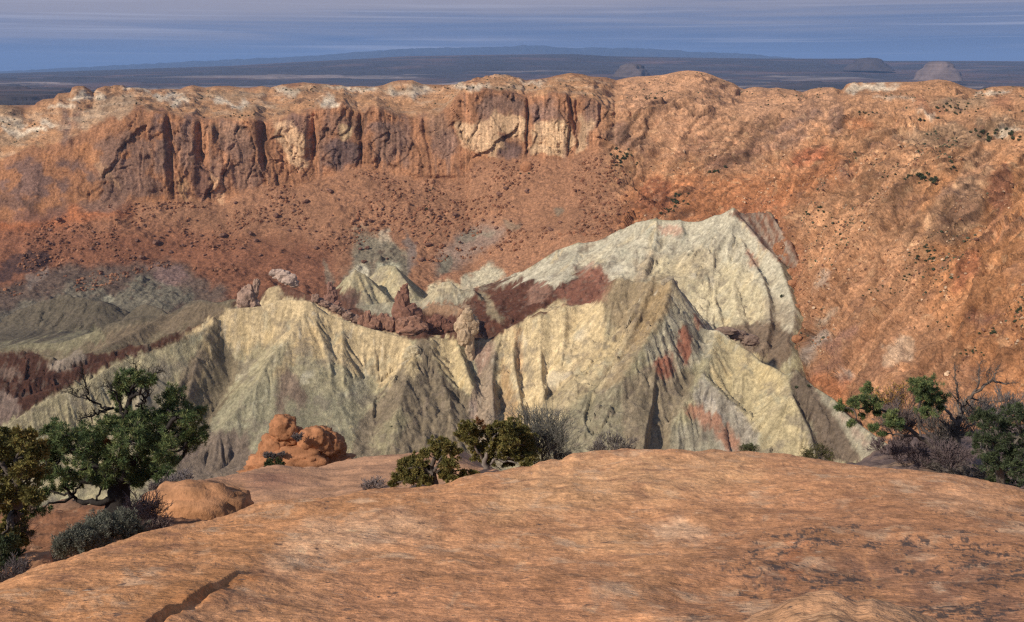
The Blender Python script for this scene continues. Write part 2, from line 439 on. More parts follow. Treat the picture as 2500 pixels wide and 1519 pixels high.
# varnish on the walls
for u, v, ru, rv, c, a in [
    (110, 440, 120, 52, VARN, .75), (60, 510, 110, 34, (.15, .09, .07), .7), (250, 470, 70, 50, VARN2, .8), (300, 380, 70, 60, VARN2, .8),
    (390, 320, 26, 46, VARN, .7), (395, 380, 24, 40, VARN2, .9), (340, 455, 60, 30, VARN2, .8), (455, 350, 26, 66, VARN2, .8), (488, 440, 26, 50, (.17, .09, .065), .8),
    (580, 350, 46, 40, VARN2, .8), (600, 420, 40, 44, VARN2, .7), (560, 320, 50, 24, (.24, .14, .09), .7), (530, 430, 14, 50, VARN2, .8),
    (718, 312, 34, 30, VARN, .6), (838, 375, 44, 38, VARN, .9), (832, 300, 40, 26, VARN2, .6), (790, 350, 12, 60, VARN2, .6), (925, 312, 34, 14, VARN, .8), (945, 345, 44, 46, VARN2, .8), (985, 345, 18, 60, VARN2, .7),
    (1085, 345, 36, 38, VARN2, .85), (1060, 300, 30, 26, (.24, .14, .09), .8), (1215, 255, 60, 20, VARN2, .85), (1185, 275, 16, 40, VARN2, .7), (1262, 270, 18, 34, VARN2, .8),
    (1240, 362, 40, 22, VARN, .85), (1330, 265, 48, 22, VARN2, .85), (1310, 290, 16, 18, VARN, .7), (1440, 285, 20, 40, VARN2, .8), (1360, 285, 30, 22, VARN2, .6),
    (1510, 330, 30, 30, VARN2, .7), (1560, 350, 40, 18, VARN2, .5), (160, 310, 14, 40, VARN, .7), (190, 290, 14, 30, VARN2, .7)]:
    pc.ell(u, v, ru, rv, c, 7, a)
# light fresh faces
pc.poly([(658, 290), (700, 300), (742, 330), (752, 400), (748, 410), (715, 405), (690, 350)], (.56, .35, .20), 4)
pc.ell(840, 322, 16, 20, (.50, .34, .19), 3, .9)
pc.poly([(1105, 290), (1160, 300), (1200, 270), (1280, 285), (1284, 345), (1230, 330), (1215, 385), (1160, 365), (1130, 345)], (.52, .335, .195), 5)
pc.poly([(1298, 300), (1385, 290), (1395, 340), (1385, 385), (1300, 375), (1294, 330)], (.53, .345, .20), 5)
pc.poly([(1412, 270), (1425, 300), (1455, 300), (1440, 350), (1410, 375), (1402, 340)], (.50, .32, .19), 5)
pc.poly([(515, 420), (530, 440), (548, 486), (535, 490), (518, 460)], (.50, .29, .16), 4, .9)
pc.poly([(432, 440), (455, 430), (465, 490), (440, 492)], (.44, .25, .13), 5, .8)
pc.poly([(235, 375), (265, 410), (290, 450), (300, 480), (260, 430), (225, 385)], (.46, .27, .15), 5, .6)
# rim shelf: pale cap rocks and greyer scrub flats
rr = np.random.RandomState(3)
for (u, v, ru, rv) in [(410, 232, 40, 8), (440, 250, 26, 8), (545, 250, 22, 9), (585, 252, 20, 8), (800, 252, 26, 8), (790, 246, 16, 7), (820, 215, 30, 6), (880, 222, 50, 6), (700, 222, 30, 7), (330, 215, 40, 5), (190, 240, 34, 7), (150, 262, 30, 6), (240, 235, 18, 10), (60, 320, 60, 10), (30, 300, 40, 8), (120, 300, 26, 10), (1000, 220, 60, 6), (1150, 208, 50, 5), (1300, 196, 30, 4), (2140, 212, 60, 8), (2080, 215, 20, 8), (2255, 275, 22, 5), (2245, 260, 12, 4), (2420, 222, 50, 6), (2180, 245, 50, 3), (2460, 320, 40, 8)]:
    pc.ell(u, v, ru, rv, (.66, .55, .41), 3, .8)
for (u, v, ru, rv) in [(560, 232, 90, 10), (760, 218, 80, 8), (640, 262, 60, 7), (960, 215, 70, 6), (40, 340, 60, 16), (0, 290, 60, 30), (1250, 210, 60, 6), (2350, 250, 80, 20), (2300, 330, 120, 26), (2440, 300, 60, 20)]:
    pc.ell(u, v, ru, rv, (.27, .20, .13), 5, .5)
pc.poly([(230, 240), (300, 232), (330, 245), (300, 285), (230, 300), (200, 320), (190, 290)], (.36, .24, .15), 6, .8)
# grey-purple stains and folds on the right slope
for (u, v, ru, rv, rot, c, a) in [(1950, 290, 70, 16, -.5, VARN2, .8), (1880, 330, 60, 9, -.45, VARN2, .7), (1920, 345, 60, 12, -.4, VARN2, .7), (2040, 290, 22, 30, .3, VARN2, .8), (1860, 300, 30, 8, -.6, VARN2, .6), (1960, 255, 50, 6, -.45, VARN2, .5), (1790, 385, 80, 16, -.3, (.27, .14, .09), .8), (1700, 360, 50, 16, -.3, (.30, .15, .09), .6), (2060, 420, 14, 30, 0, VARN2, .5), (2010, 450, 12, 20, 0, VARN2, .5),
        (2330, 520, 60, 90, .6, (.25, .15, .09), .75), (2380, 420, 40, 70, .4, (.30, .18, .11), .6), (2440, 460, 30, 60, .2, (.25, .10, .06), .7), (2420, 560, 20, 30, 0, (.25, .11, .06), .6), (2360, 660, 26, 60, .6, (.28, .10, .05), .7), (2400, 770, 40, 16, 0, (.22, .09, .06), .7), (2240, 560, 60, 30, -.6, (.36, .2, .11), .6), (2320, 470, 40, 8, -.3, VARN2, .5), (2100, 300, 40, 14, .3, (.40, .16, .07), .7), (2270, 262, 50, 10, .4, (.33, .15, .08), .8), (2440, 250, 30, 12, 0, (.38, .17, .09), .7)]:
    pc.ell(u, v, ru, rv, c, 9, a, rot)
pc.poly([(1960, 360), (2010, 355), (2025, 380), (2000, 400), (1940, 400), (1900, 410)], (.37, .13, .065), 8, .8)
pc.poly([(1560, 440), (1640, 440), (1650, 490), (1610, 520), (1550, 520)], (.30, .115, .055), 5, .9)
# grey-green and white clay in the talus; GG lowered for cloud shade at left
GG = (.19, .175, .125); GY = (.15, .125, .10); WH = (.52, .46, .33)
for pts, c, s, a in [
    ([(860, 550), (900, 545), (905, 590), (870, 590)], GG, 7, .55), ([(930, 555), (960, 570), (955, 600), (935, 590)], WH, 5, .6),
    ([(870, 580), (930, 575), (990, 620), (1010, 700), (1000, 730), (840, 735), (830, 690), (850, 640)], GG, 8, .85),
    ([(845, 665), (875, 645), (900, 660), (925, 700), (900, 735), (850, 720), (836, 700)], WH, 5, .95),
    ([(925, 640), (960, 640), (985, 690), (1000, 725), (950, 735), (935, 690)], (.42, .39, .27), 5, .9),
    ([(985, 560), (1010, 600), (1012, 650), (1000, 680), (990, 630)], (.15, .15, .14), 5, .6),
    ([(1050, 640), (1120, 570), (1180, 545), (1240, 555), (1200, 600), (1130, 640), (1060, 690)], (.25, .18, .14), 10, .8),
    ([(1060, 660), (1100, 615), (1110, 630), (1080, 690)], GG, 5, .8), ([(1100, 600), (1150, 560), (1200, 560), (1160, 590)], GG, 6, .6), ([(1230, 535), (1270, 540), (1265, 560), (1235, 555)], GG, 6, .5),
    ([(1030, 720), (1090, 678), (1130, 700), (1110, 730)], (.55, .47, .30), 4, .9), ([(1060, 700), (1085, 668), (1100, 680)], (.32, .13, .07), 4, .8), ([(1140, 670), (1200, 640), (1240, 660), (1190, 700), (1120, 720)], (.45, .42, .30), 6, .8),
    ([(1350, 510), (1375, 512), (1370, 528), (1350, 524)], GG, 5, .6), ([(1020, 760), (700, 770), (700, 640), (820, 610), (840, 680)], (.22, .10, .06), 10, .4),
    ([(790, 620), (812, 650), (815, 690), (800, 700), (786, 650)], GG, 5, .6),
    ([(-450, 760), (-100, 720), (60, 690), (150, 650), (250, 645), (330, 650), (400, 630), (470, 650), (500, 690), (560, 700), (560, 740), (400, 800), (-450, 880)], (.115, .088, .068), 12, .85),
    ([(-100, 790), (60, 740), (160, 700), (250, 690), (280, 740), (200, 820), (-100, 830)], GG, 10, .6),
    ([(250, 740), (330, 680), (420, 680), (480, 720), (420, 760), (300, 790)], GG, 8, .7), ([(220, 790), (260, 720), (280, 720), (270, 790)], (.40, .37, .26), 6, .6),
    ([(360, 640), (450, 650), (470, 680), (390, 690)], (.24, .15, .13), 8, .7), ([(60, 670), (110, 650), (120, 670), (70, 700)], (.27, .22, .18), 6, .6),
    ([(1985, 700), (2000, 670), (2030, 660), (2010, 690), (1985, 720)], (.42, .34, .26), 5, .7), ([(1990, 790), (2040, 750), (2050, 760), (2010, 795)], (.45, .40, .30), 4, .7),
    ([(1945, 880), (1960, 840), (2010, 800), (2030, 820), (1990, 860), (1960, 890)], (.38, .34, .28), 5, .85), ([(1990, 850), (2080, 790), (2100, 800), (2040, 870)], (.30, .17, .13), 8, .7),
    ([(2030, 940), (2060, 905), (2085, 910), (2070, 940)], (.38, .33, .28), 5, .75), ([(1940, 930), (2000, 880), (2060, 860), (2060, 890), (1980, 940)], (.22, .12, .09), 8, .6),
    ([(1950, 960), (2000, 910), (2080, 930), (2060, 1000), (1980, 1010)], (.40, .15, .065), 10, .8),
    ([(2150, 850), (2200, 820), (2240, 840), (2220, 890), (2160, 890)], (.60, .45, .31), 6, .7), ([(1750, 500), (1900, 480), (1960, 620), (1940, 760), (1860, 620)], (.36, .145, .07), 10, .6)]:
    pc.poly(pts, c, s, a)
U_, V_ = proj(wallP)
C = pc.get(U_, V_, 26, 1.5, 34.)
Xw, Yw, Zw = wallP[..., 0], wallP[..., 1], wallP[..., 2]
# vertical run-off streaks on cliff faces, horizontal bands on rim
st = fbm(uu / 5.0, Zw / 70, Yw / 300, 4)
stw = facew * sst(250, 500, uu)
C = C * (1 + (st * .85 * stw)[..., None])
vs = sst(.12, .4, fbm(uu / 14 + 4, Zw / 90, np.zeros_like(Zw) + 3, 4)) * stw * .6
C = C * (1 - vs[..., None]) + np.array(VARN2) * vs[..., None]
patch = sst(.05, .3, fbm(Xw / 38, Zw / 26, Yw / 60, 5)) * facew * (1 - sst(380, 470, uu)) * .75
C = C * (1 - patch[..., None]) + np.array((.40, .18, .08)) * patch[..., None]
lw = sst(0, .3, fbm(Xw / 50, Yw / 60, Zw / 8, 4)) * rimw * .3 * (1 - right)
C = C * (1 - lw[..., None]) + np.array((.56, .43, .30)) * lw[..., None]
lv = fbm(a1 / 300, (Zw + fbm(Xw / 140, Yw / 140) * 40 + a2 * .12) / 3.2, a2 / 500, 3)
C = C * (1 + (lv * .38 * (upper + rimw * .6))[..., None])
dk = lm * rub
dkm = (sst(.15, .45, fbm(Xw / 9, Yw / 9, Zw / 9, 3)) * rub * (1 - right) * .45)[..., None]
C = C * (1 - dkm) + np.array((.15, .075, .05)) * dkm
spk = fbm(Xw / 3.5, Yw / 3.5, Zw / 3.5, 3, .7)
C = C * (1 + (spk * .55 * np.clip(rub + rimw, 0, 1))[..., None])
mot = fbm(a1 / 40, a2 / 14, Zw / 20, 4)
C = C * (1 + (mot * .28 * rw)[..., None])
pl = (sst(.2, .45, fbm(Xw / 12, Yw / 12, Zw / 12, 4)) * rw * .55)[..., None]
C = C * (1 - pl) + np.array((.58, .36, .20)) * pl
gy = (sst(.08, .4, fbm(a1 / 60 + 9, a2 / 26, Zw / 30, 5, .6)) * rw * .5)[..., None]
C = C * (1 - gy) + np.array((.25, .135, .085)) * gy
C = C * (1 + fbm(Xw / 60, Yw / 60, Zw / 60, 3)[..., None] * .3)
C = C * (1 - (np.clip(crk * facew + crk2 * rw, 0, 1) * .45)[..., None])
C = C * (1 + (fbm(Xw / 4, Yw / 4, Zw / 4, 3, .7) * .6 * rw)[..., None])
C = C * (1 + (facets(wa / 22, wb_ / 12, 12) * .12 * rw + facets(wu / 30 + 4, wz / 30, 9) * .13 * facew)[..., None])
bnd = fbm(a1 / 260 + 5, a2 / 20 + fbm(a1 / 90, a2 / 90) * 1.5, None, 5, .65)
C = C * (1 + (bnd * .65 * rw)[..., None])
C = C * (1 - ((sst(.50, .62, lfr) * (1 - sst(.70, .9, lfr))) * lmask * rw * .35)[..., None])  # ledge shading painted in: darker band along each ledge face
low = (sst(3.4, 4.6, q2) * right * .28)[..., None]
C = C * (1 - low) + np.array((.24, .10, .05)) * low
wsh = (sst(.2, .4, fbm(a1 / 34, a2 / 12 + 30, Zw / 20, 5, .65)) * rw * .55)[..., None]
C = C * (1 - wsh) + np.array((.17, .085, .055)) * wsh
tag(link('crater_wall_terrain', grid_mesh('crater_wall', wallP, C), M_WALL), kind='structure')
wallF = Finder(wallP)

# ================================================================== BADLANDS
ra = []   # ridges: points (u, v, Y), slope, gully depth
def ridge(pts, k=.62, g=1.0, lam=9., wob=2.0, ks=1.0): ra.append((pts, k * 1.32, g, lam, wob, ks))   # ks: how much steeper the right-hand side is
A = [(-260,1120,560),(-120,1085,575),(24,1033,590),(52,1013,595),(92,987,602),(172,953,615),(224,925,625),(280,889,640),(325,873,648),(353,867,652),(385,847,660),(421,843,664),(441,821,672),(489,807,682),(521,780,695),(533,764,700),(577,750,704),(641,748,706),(693,729,708),(749,736,706),(797,768,702),(853,786,700),(920,805,697),(992,825,692),(1036,819,688),(1080,827,692),(1130,824,694),(1205,827,692),(1225,808,694),(1257,796,696),(1301,772,700),(1377,746,705),(1425,748,706),(1469,732,705),(1485,694,703),(1513,677,702),(1541,687,700),(1581,687,697),(1637,682,690),(1650,740,684),(1669,757,680),(1697,775,676),(1712,804,672),(1752,810,668),(1808,844,655),(1856,884,640),(1904,904,625),(1920,918,618),(1944,902,616),(1960,924,612),(2000,952,602),(2040,975,590),(2060,1008,578),(2120,1052,560),(2180,1092,545),(2300,1160,520)]
ridge(A, 1.0, .7)
# spurs of the near ridge, running down toward the viewer
ridge([(523,784,693),(501,833,676),(477,885,660),(461,961,640),(430,1050,618),(400,1130,600)], .7, 1.3, 7, 2, 1.7)
ridge([(353,867,652),(330,930,634),(290,1010,612),(250,1090,596)], .6, .9)
ridge([(749,738,705),(735,775,693),(705,820,679),(661,870,663),(625,933,645),(593,985,631),(541,1045,614),(493,1110,598)], .66, 1.0)
ridge([(645,915,660),(609,977,643),(570,1060,622),(550,1120,607)], .75, .8)
ridge([(760,745,704),(775,800,690),(800,860,674),(810,930,655),(800,990,641),(790,1080,617),(780,1130,606)], .78, 1.0, 7)
ridge([(833,788,699),(836,850,680),(838,935,655),(826,990,640),(860,1060,620),(880,1120,606)], .8, 1.0, 6)
ridge([(1036,820,688),(1010,862,674),(1000,905,660),(985,960,643),(960,1030,624),(935,1100,612),(925,1140,604)], .72, 1.5, 8, 4)
ridge([(1036,820,688),(1062,880,672),(1085,950,652),(1110,1030,631),(1130,1110,610)], .72, 1.4, 8, 4)
ridge([(1010,905,667),(1040,990,641),(1040,1080,616)], .7, 1.3, 8, 4)
ridge([(1112,825,693),(1130,880,676),(1150,940,656)], 1.0, 1.2, 6)
ridge([(1230,808,694),(1208,860,682),(1200,920,664),(1205,1000,636),(1215,1100,608)], .9, 1.4, 6, 2, 2.0)
ridge([(1262,795,696),(1250,860,680),(1262,930,660),(1275,1010,632),(1290,1100,606)], .9, 1.2, 6, 2, 1.8)
ridge([(1320,765,700),(1318,840,684),(1322,930,655),(1330,1000,634)], .9, 1.1, 6, 2, 1.8)
ridge([(1380,747,705),(1376,830,684),(1370,900,665)], .9, 1.1, 6, 2, 1.8)
ridge([(1430,748,706),(1430,820,690),(1405,900,670),(1360,960,652),(1310,1030,632),(1280,1110,612)], .85, 1.0, 6)
ridge([(1513,680,701),(1490,760,688),(1500,840,672),(1470,900,656),(1420,960,640),(1370,1040,620),(1340,1110,606)], .8, 1.2, 7)
ridge([(1637,684,689),(1630,735,672),(1596,800,652),(1552,872,632),(1512,940,616),(1482,1005,602),(1450,1100,585)], .66, 1.5, 8, 4, 1.45)
ridge([(1668,785,664),(1680,830,654),(1678,875,646)], 1.0, .4)
ridge([(1612,855,652),(1622,890,642),(1618,930,634)], 1.0, .4)
ridge([(1590,690,692),(1560,770,672),(1530,840,654),(1500,890,643)], .7, 1.6, 8, 4, 1.8)
ridge([(1600,870,650),(1570,950,630),(1560,1040,608),(1560,1120,592)], .6, 1.2)
ridge([(1750,812,667),(1735,860,650),(1713,915,633),(1675,970,618),(1650,1025,603),(1620,1120,586)], .62, 1.0, 8)
ridge([(1713,915,633),(1745,945,623),(1785,980,612),(1840,1030,598),(1860,1110,582)], .62, 1.1, 8)
ridge([(1700,1010,614),(1690,1060,602),(1700,1130,588)], .6, .7)
ridge([(1824,862,648),(1812,930,632),(1830,1000,612),(1860,1060,598)], .55, .6)
ridge([(1920,921,617),(1934,965,600),(1950,1000,589),(1974,1045,577),(1990,1110,561)], .6, .9, 7, 2, 2.2)
ridge([(1960,930,610),(2000,1000,590),(2040,1060,572),(2080,1120,556)], .75, 1.4, 7)
# back white hill
B = [(1000,745,985),(1060,738,985),(1104,724,985),(1156,702,988),(1200,706,985),(1261,672,985),(1321,636,985),(1357,612,985),(1377,605,985),(1413,596,984),(1465,588,982),(1513,564,978),(1553,542,974),(1601,536,968),(1660,540,962),(1712,542,955),(1748,528,950),(1788,514,945),(1808,532,935),(1840,568,915),(1860,596,900),(1896,628,880),(1905,648,868),(1920,692,845),(1938,748,815),(1936,790,795),(1920,830,775)]
ridge(B, .72, .8)
ridge([(1788,514,945),(1840,524,950),(1872,512,950),(1895,545,935),(1930,590,905),(1950,640,880)], .9, 1.8, 6)
ridge([(1788,516,945),(1800,560,925),(1822,618,893),(1858,668,860),(1876,724,832),(1880,780,806),(1870,840,780)], .6, 1.4, 7, 3, 2.0)
ridge([(1748,530,950),(1745,590,918),(1720,650,888),(1735,720,852),(1760,790,818)], .5, 1.3, 8, 3, 1.8)
ridge([(1660,541,962),(1670,590,935),(1690,650,900),(1680,720,862),(1700,800,822)], .5, 1.3, 8, 3, 1.8)
ridge([(1601,537,968),(1600,600,934),(1575,655,903),(1560,720,868),(1540,780,838)], .5, 1.4, 8, 4, 2.0)
ridge([(1513,566,978),(1500,620,945),(1470,670,915),(1440,720,885)], .5, .8)
ridge([(1413,596,984),(1400,640,956),(1370,680,930)], .5, .8)
ridge([(1820,620,892),(1790,690,860),(1800,760,825),(1830,820,795)], .55, 1.0)
# brown fins and hills between
ridge([(1156,706,975),(1180,740,950),(1215,790,915)], .8, 1.4, 7)
ridge([(1225,735,930),(1255,705,945),(1285,688,955),(1317,683,955),(1345,712,935)], .8, 1.5, 6)
ridge([(1205,778,880),(1260,765,890),(1310,742,900),(1353,727,905),(1400,735,895)], .7, 1.2, 7)
ridge([(1350,715,930),(1395,690,940),(1421,672,948),(1449,660,945),(1470,690,925)], .75, 1.4, 6)
ridge([(1005,768,880),(1030,750,890),(1070,742,892),(1115,744,890),(1140,760,880),(1155,790,860)], 1.1, .8, 6)
ridge([(850,755,930),(900,745,935),(960,735,935),(1010,745,930)], .6, .8)
ridge([(640,740,820),(655,705,825),(669,693,825),(700,700,822),(760,722,815),(820,750,800),(880,780,780)], .7, .8)
ridge([(835,715,1010),(850,675,1005),(872,650,1000),(900,680,1000),(940,720,985)], .8, 1.2, 6)
ridge([(930,650,1040),(960,645,1035),(1000,700,1000)], .8, 1.0, 6)
ridge([(1040,730,985),(1070,695,990),(1092,680,990),(1120,705,985)], .8, .8, 6)
# left: grey-green ridge and brown ridge
ridge([(-300,880,840),(0,850,845),(72,838,850),(152,836,848),(224,812,852),(264,790,858),(345,770,862),(401,773,862),(437,752,866),(477,730,868),(501,732,866),(533,740,862),(573,727,862),(600,745,850)], .5, .8)
ridge([(401,773,862),(330,810,830),(250,850,800),(180,880,785)], .45, .7)
ridge([(-300,880,700),(0,858,745),(80,857,742),(140,884,728),(208,861,738),(240,858,740),(270,864,738),(312,842,745),(360,841,744),(400,818,752),(441,809,754),(481,796,756),(525,774,762)], .75, 1.3, 7)
ridge([(-200,960,690),(0,935,700),(60,930,700),(150,905,712),(260,878,722),(330,862,728)], .7, 1.3, 7)
ridge([(-200,1030,640),(0,985,660),(90,960,668),(180,930,678)], .6, 1.2, 7)
ridge([(300,800,960),(320,758,965),(349,740,970),(390,752,960),(420,780,940)], .7, .8)
ridge([(-200,830,1000),(0,780,1000),(60,750,1010),(160,720,1020),(250,735,1005)], .45, 1.2)
ridge([(560,750,770),(600,745,775),(640,760,770)], .8, 1)

ac = np.arange(-.66, .66, .00118)
yr = [470.]
while yr[-1] < 1110: yr.append(yr[-1] + (.95 if yr[-1] < 740 else 1.5))
yr = np.array(yr)
AX, YY = np.meshgrid(ac, yr)
XX = AX * YY
fl = np.interp(YY, [470, 560, 640, 800, 900, 1110], [-250, -252, -252, -250, -252, -268])
fl = fl + fbm(XX / 90, YY / 90, None, 4) * 7 + sst(350, 520, XX) * (-20)
best = fl.copy(); bs = XX * .5; bd = np.full(XX.shape, 60.); bg = np.full(XX.shape, .6); bl = np.full(XX.shape, 9.)
for ri, (pts, k, g, lam, wob, ks) in enumerate(ra):
    p = unproj(*[np.array([q_[i] for q_ in pts], float) for i in range(3)])
    seg = np.linalg.norm(np.diff(p[:, :2], axis=0), axis=1); cum = np.concatenate([[0], np.cumsum(seg)])
    n = max(3, int(cum[-1] / 7)); s = np.linspace(0, cum[-1], n)
    pp = np.stack([np.interp(s, cum, p[:, i]) for i in range(3)], 1)
    taper = np.minimum(1, np.minimum(s, cum[-1] - s) / 15)
    pp[:, 1] += fbm(s / 26, s * 0 + ri * 3.1) * wob * 1.5 * taper
    pp[:, 2] += fbm(s / 12, s * 0 + ri * 1.7 + 50) * .8 * (g > 1.1) + fbm(s / 4, s * 0 + ri * 2.7, None, 3) * (.9 if ri in (0,) else .35)
    hR = np.full(XX.shape, -999.); sR = np.zeros(XX.shape); dR = np.zeros(XX.shape)
    for i in range(n - 1):
        a, b = pp[i], pp[i + 1]
        R = (max(a[2], b[2]) + 262) / (k * .68) + 5
        y0, y1_ = min(a[1], b[1]) - R, max(a[1], b[1]) + R
        i0, i1 = np.searchsorted(yr, y0), np.searchsorted(yr, y1_)
        if i1 <= i0: continue
        yn = max(yr[i0], 470); yf = yr[i1 - 1]
        xl, xh = min(a[0], b[0]) - R, max(a[0], b[0]) + R
        j0 = np.searchsorted(ac, min(xl / yn, xl / yf)); j1 = np.searchsorted(ac, max(xh / yn, xh / yf))
        if j1 <= j0: continue
        sl = (slice(i0, i1), slice(j0, j1))
        x, y = XX[sl], YY[sl]
        dx, dy = b[0] - a[0], b[1] - a[1]; LL = dx * dx + dy * dy + 1e-9
        t = np.clip(((x - a[0]) * dx + (y - a[1]) * dy) / LL, 0, 1)
        ex = x - a[0] - t * dx; ey = y - a[1] - t * dy
        d = np.sqrt(ex * ex + ey * ey)
        side = sst(-2., 2., (dx * ey - dy * ex) / math.sqrt(LL))
        h = a[2] + t * (b[2] - a[2]) - k * (1 + (ks - 1) * side) * (np.sqrt(d * d + .5) - .7) / (1 + d / 420)
        m = h > hR[sl]
        ss = s[i] + t * (s[i + 1] - s[i]) + ri * 311.
        # fan the gully coordinate round the end of a spur
        ang = np.arctan2(ey, ex) * 14 * ((t <= 0) | (t >= 1))
        hR[sl] = np.where(m, h, hR[sl]); sR[sl] = np.where(m, ss + ang, sR[sl]); dR[sl] = np.where(m, d, dR[sl])
    m = hR > best
    r_ = 7.0
    e_ = np.clip(r_ - np.abs(hR - best), 0, None) / r_
    best = np.maximum(hR, best) + e_ * e_ * r_ * .25
    bs = np.where(m, sR, bs); bd = np.where(m, dR, bd); bg = np.where(m, g, bg); bl = np.where(m, lam, bl)
wx = fbm(XX / 30, YY / 30, None, 3) * 5
gul = (ridged((bs + wx) / (bl * 2.2), bd / 160, None, 3) - .7)
gul2 = ridged((bs + wx * .6) / (bl * .62), bd / 90 + 7, None, 2) - .7
amp = sst(0, 26, bd) * bg
gul3 = ridged((bs + wx * .4) / (bl * .24), bd / 50 + 3, None, 2) - .7
irr = .35 + 1.3 * sst(-.3, .4, fbm(XX / 45, YY / 45, None, 2))
ZZ = best + gul * 4.2 * amp * irr + (gul2 * 1.9 * irr + gul3 * .6) * sst(0, 7, bd) * np.maximum(bg, .7)
ZZ += facets((XX + fbm(XX / 9, YY / 9) * 6) / 9, (YY + fbm(XX / 9 + 5, YY / 9) * 6) / 9, 6, .5) * 1.1 * sst(.85, 1.3, bg)
ZZ += fbm(XX / 16, YY / 16, best / 16, 4) * 1.6 * bg * sst(0, 12, bd)
rocky = sst(1.05, 1.5, bg)
ZZ += rocky * (lumps(XX / 5, YY / 5, best / 5) * .9 + fbm(XX / 12, YY / 12, best / 8, 4, .6) * 3)
badP = np.stack([XX, YY, ZZ], -1)
U_, V_ = proj(badP)

CREAM = (.62, .50, .31); CREAM2 = (.55, .48, .31); GREEN = (.37, .34, .215); SCREE = (.30, .245, .175); BROWN = (.155, .075, .05); PALE = (.57, .535, .42)
pb = Paint((.42, .385, .255))
pb.poly([(-450, 700), (620, 700), (560, 760), (420, 850), (280, 890), (0, 1040), (-450, 1140)], (.22, .185, .125), 4)      # left, behind the near ridge; albedo lowered to stand for cloud shade
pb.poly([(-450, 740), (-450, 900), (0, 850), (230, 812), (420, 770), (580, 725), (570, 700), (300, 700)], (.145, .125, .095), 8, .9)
pb.poly([(180, 840), (300, 800), (437, 760), (480, 735), (540, 740), (560, 755), (500, 780), (400, 815), (300, 840), (240, 855)], (.21, .165, .115), 5)
pb.poly([(-200, 850), (100, 830), (240, 800), (260, 830), (150, 855), (0, 850)], (.28, .26, .17), 6, .8)
pb.A *= .93
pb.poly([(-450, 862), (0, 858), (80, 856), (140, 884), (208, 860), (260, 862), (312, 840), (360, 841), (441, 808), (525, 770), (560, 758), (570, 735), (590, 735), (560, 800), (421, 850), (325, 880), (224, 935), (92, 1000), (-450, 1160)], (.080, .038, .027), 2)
pb.poly([(110, 885), (200, 860), (215, 875), (150, 905), (115, 900)], (.42, .36, .30), 5, .7)
pb.poly([(-100, 960), (10, 950), (40, 970), (50, 1010), (0, 1040), (-100, 1050)], (.26, .20, .175), 6, .8)
pb.poly([(-100, 895), (40, 900), (60, 930), (0, 920), (-100, 920)], (.24, .175, .145), 5, .7)
# behind the near ridge, middle
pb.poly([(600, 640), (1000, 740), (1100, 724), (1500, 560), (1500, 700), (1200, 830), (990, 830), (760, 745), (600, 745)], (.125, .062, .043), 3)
pb.poly([(640, 745), (650, 700), (672, 690), (690, 720), (660, 745)], (.50, .40, .25), 4)
pb.poly([(675, 690), (760, 700), (900, 780), (900, 800), (760, 742), (700, 728)], (.17, .085, .06), 5)
pb.poly([(860, 740), (960, 722), (990, 725), (960, 775), (900, 765)], (.33, .31, .235), 6)
pb.poly([(835, 720), (850, 660), (875, 645), (905, 665), (950, 650), (1010, 700), (1010, 735), (900, 740)], (.50, .44, .29), 5)
pb.poly([(828, 735), (850, 700), (880, 715), (870, 745), (840, 750)], (.17, .10, .08), 5, .9)
pb.poly([(1010, 745), (1040, 710), (1092, 678), (1130, 700), (1100, 745)], (.55, .48, .33), 5)
pb.poly([(1000, 735), (1110, 722), (1160, 700), (1200, 700), (1160, 720), (1110, 745), (1010, 755)], (.44, .41, .31), 5)
pb.poly([(1010, 758), (1060, 738), (1130, 745), (1145, 762), (1120, 775), (1060, 765)], (.36, .23, .15), 4)
pb.poly([(1040, 768), (1140, 770), (1120, 815), (1050, 810)], (.13, .06, .045), 4)
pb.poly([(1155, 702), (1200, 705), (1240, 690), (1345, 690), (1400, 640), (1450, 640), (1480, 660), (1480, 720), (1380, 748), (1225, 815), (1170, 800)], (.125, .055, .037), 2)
pb.poly([(1165, 715), (1180, 710), (1235, 780), (1215, 790)], (.42, .36, .24), 4, .7)
pb.poly([(1290, 690), (1320, 680), (1345, 715), (1330, 740), (1285, 740)], (.34, .20, .15), 4, .8)
pb.poly([(1350, 715), (1420, 675), (1450, 655), (1490, 670), (1480, 740), (1380, 745)], (.26, .12, .085), 4, .9)
# back hill
pb.poly([(1200, 705), (1261, 668), (1321, 632), (1377, 600), (1465, 582), (1553, 536), (1712, 536), (1788, 505), (1850, 570), (1905, 640), (1945, 750), (1935, 840), (1880, 870), (1720, 805), (1650, 740), (1640, 690), (1490, 675), (1449, 656), (1345, 700), (1300, 670)], PALE, 3)
pb.poly([(1560, 650), (1620, 620), (1700, 660), (1800, 640), (1860, 700), (1880, 790), (1760, 810), (1650, 745)], (.68, .60, .40), 14, .8)
pb.poly([(1400, 650), (1440, 640), (1480, 660), (1470, 690), (1420, 690)], (.36, .17, .12), 6, .7)
pb.poly([(1600, 550), (1670, 552), (1665, 575), (1620, 570)], (.55, .30, .22), 6, .6)
pb.poly([(1820, 610), (1850, 625), (1850, 650), (1828, 640)], (.50, .25, .17), 5, .8)
pb.poly([(1545, 640), (1590, 600), (1605, 620), (1590, 670), (1555, 690)], (.36, .29, .21), 7, .7)
pb.poly([(1650, 620), (1740, 600), (1760, 640), (1700, 700), (1650, 700), (1640, 660)], (.50, .42, .28), 10, .6)
pb.poly([(1355, 640), (1375, 612), (1400, 615), (1390, 650)], (.42, .40, .32), 6, .7)
pb.poly([(1405, 618), (1425, 598), (1450, 592), (1430, 615)], (.30, .24, .18), 4, .8)
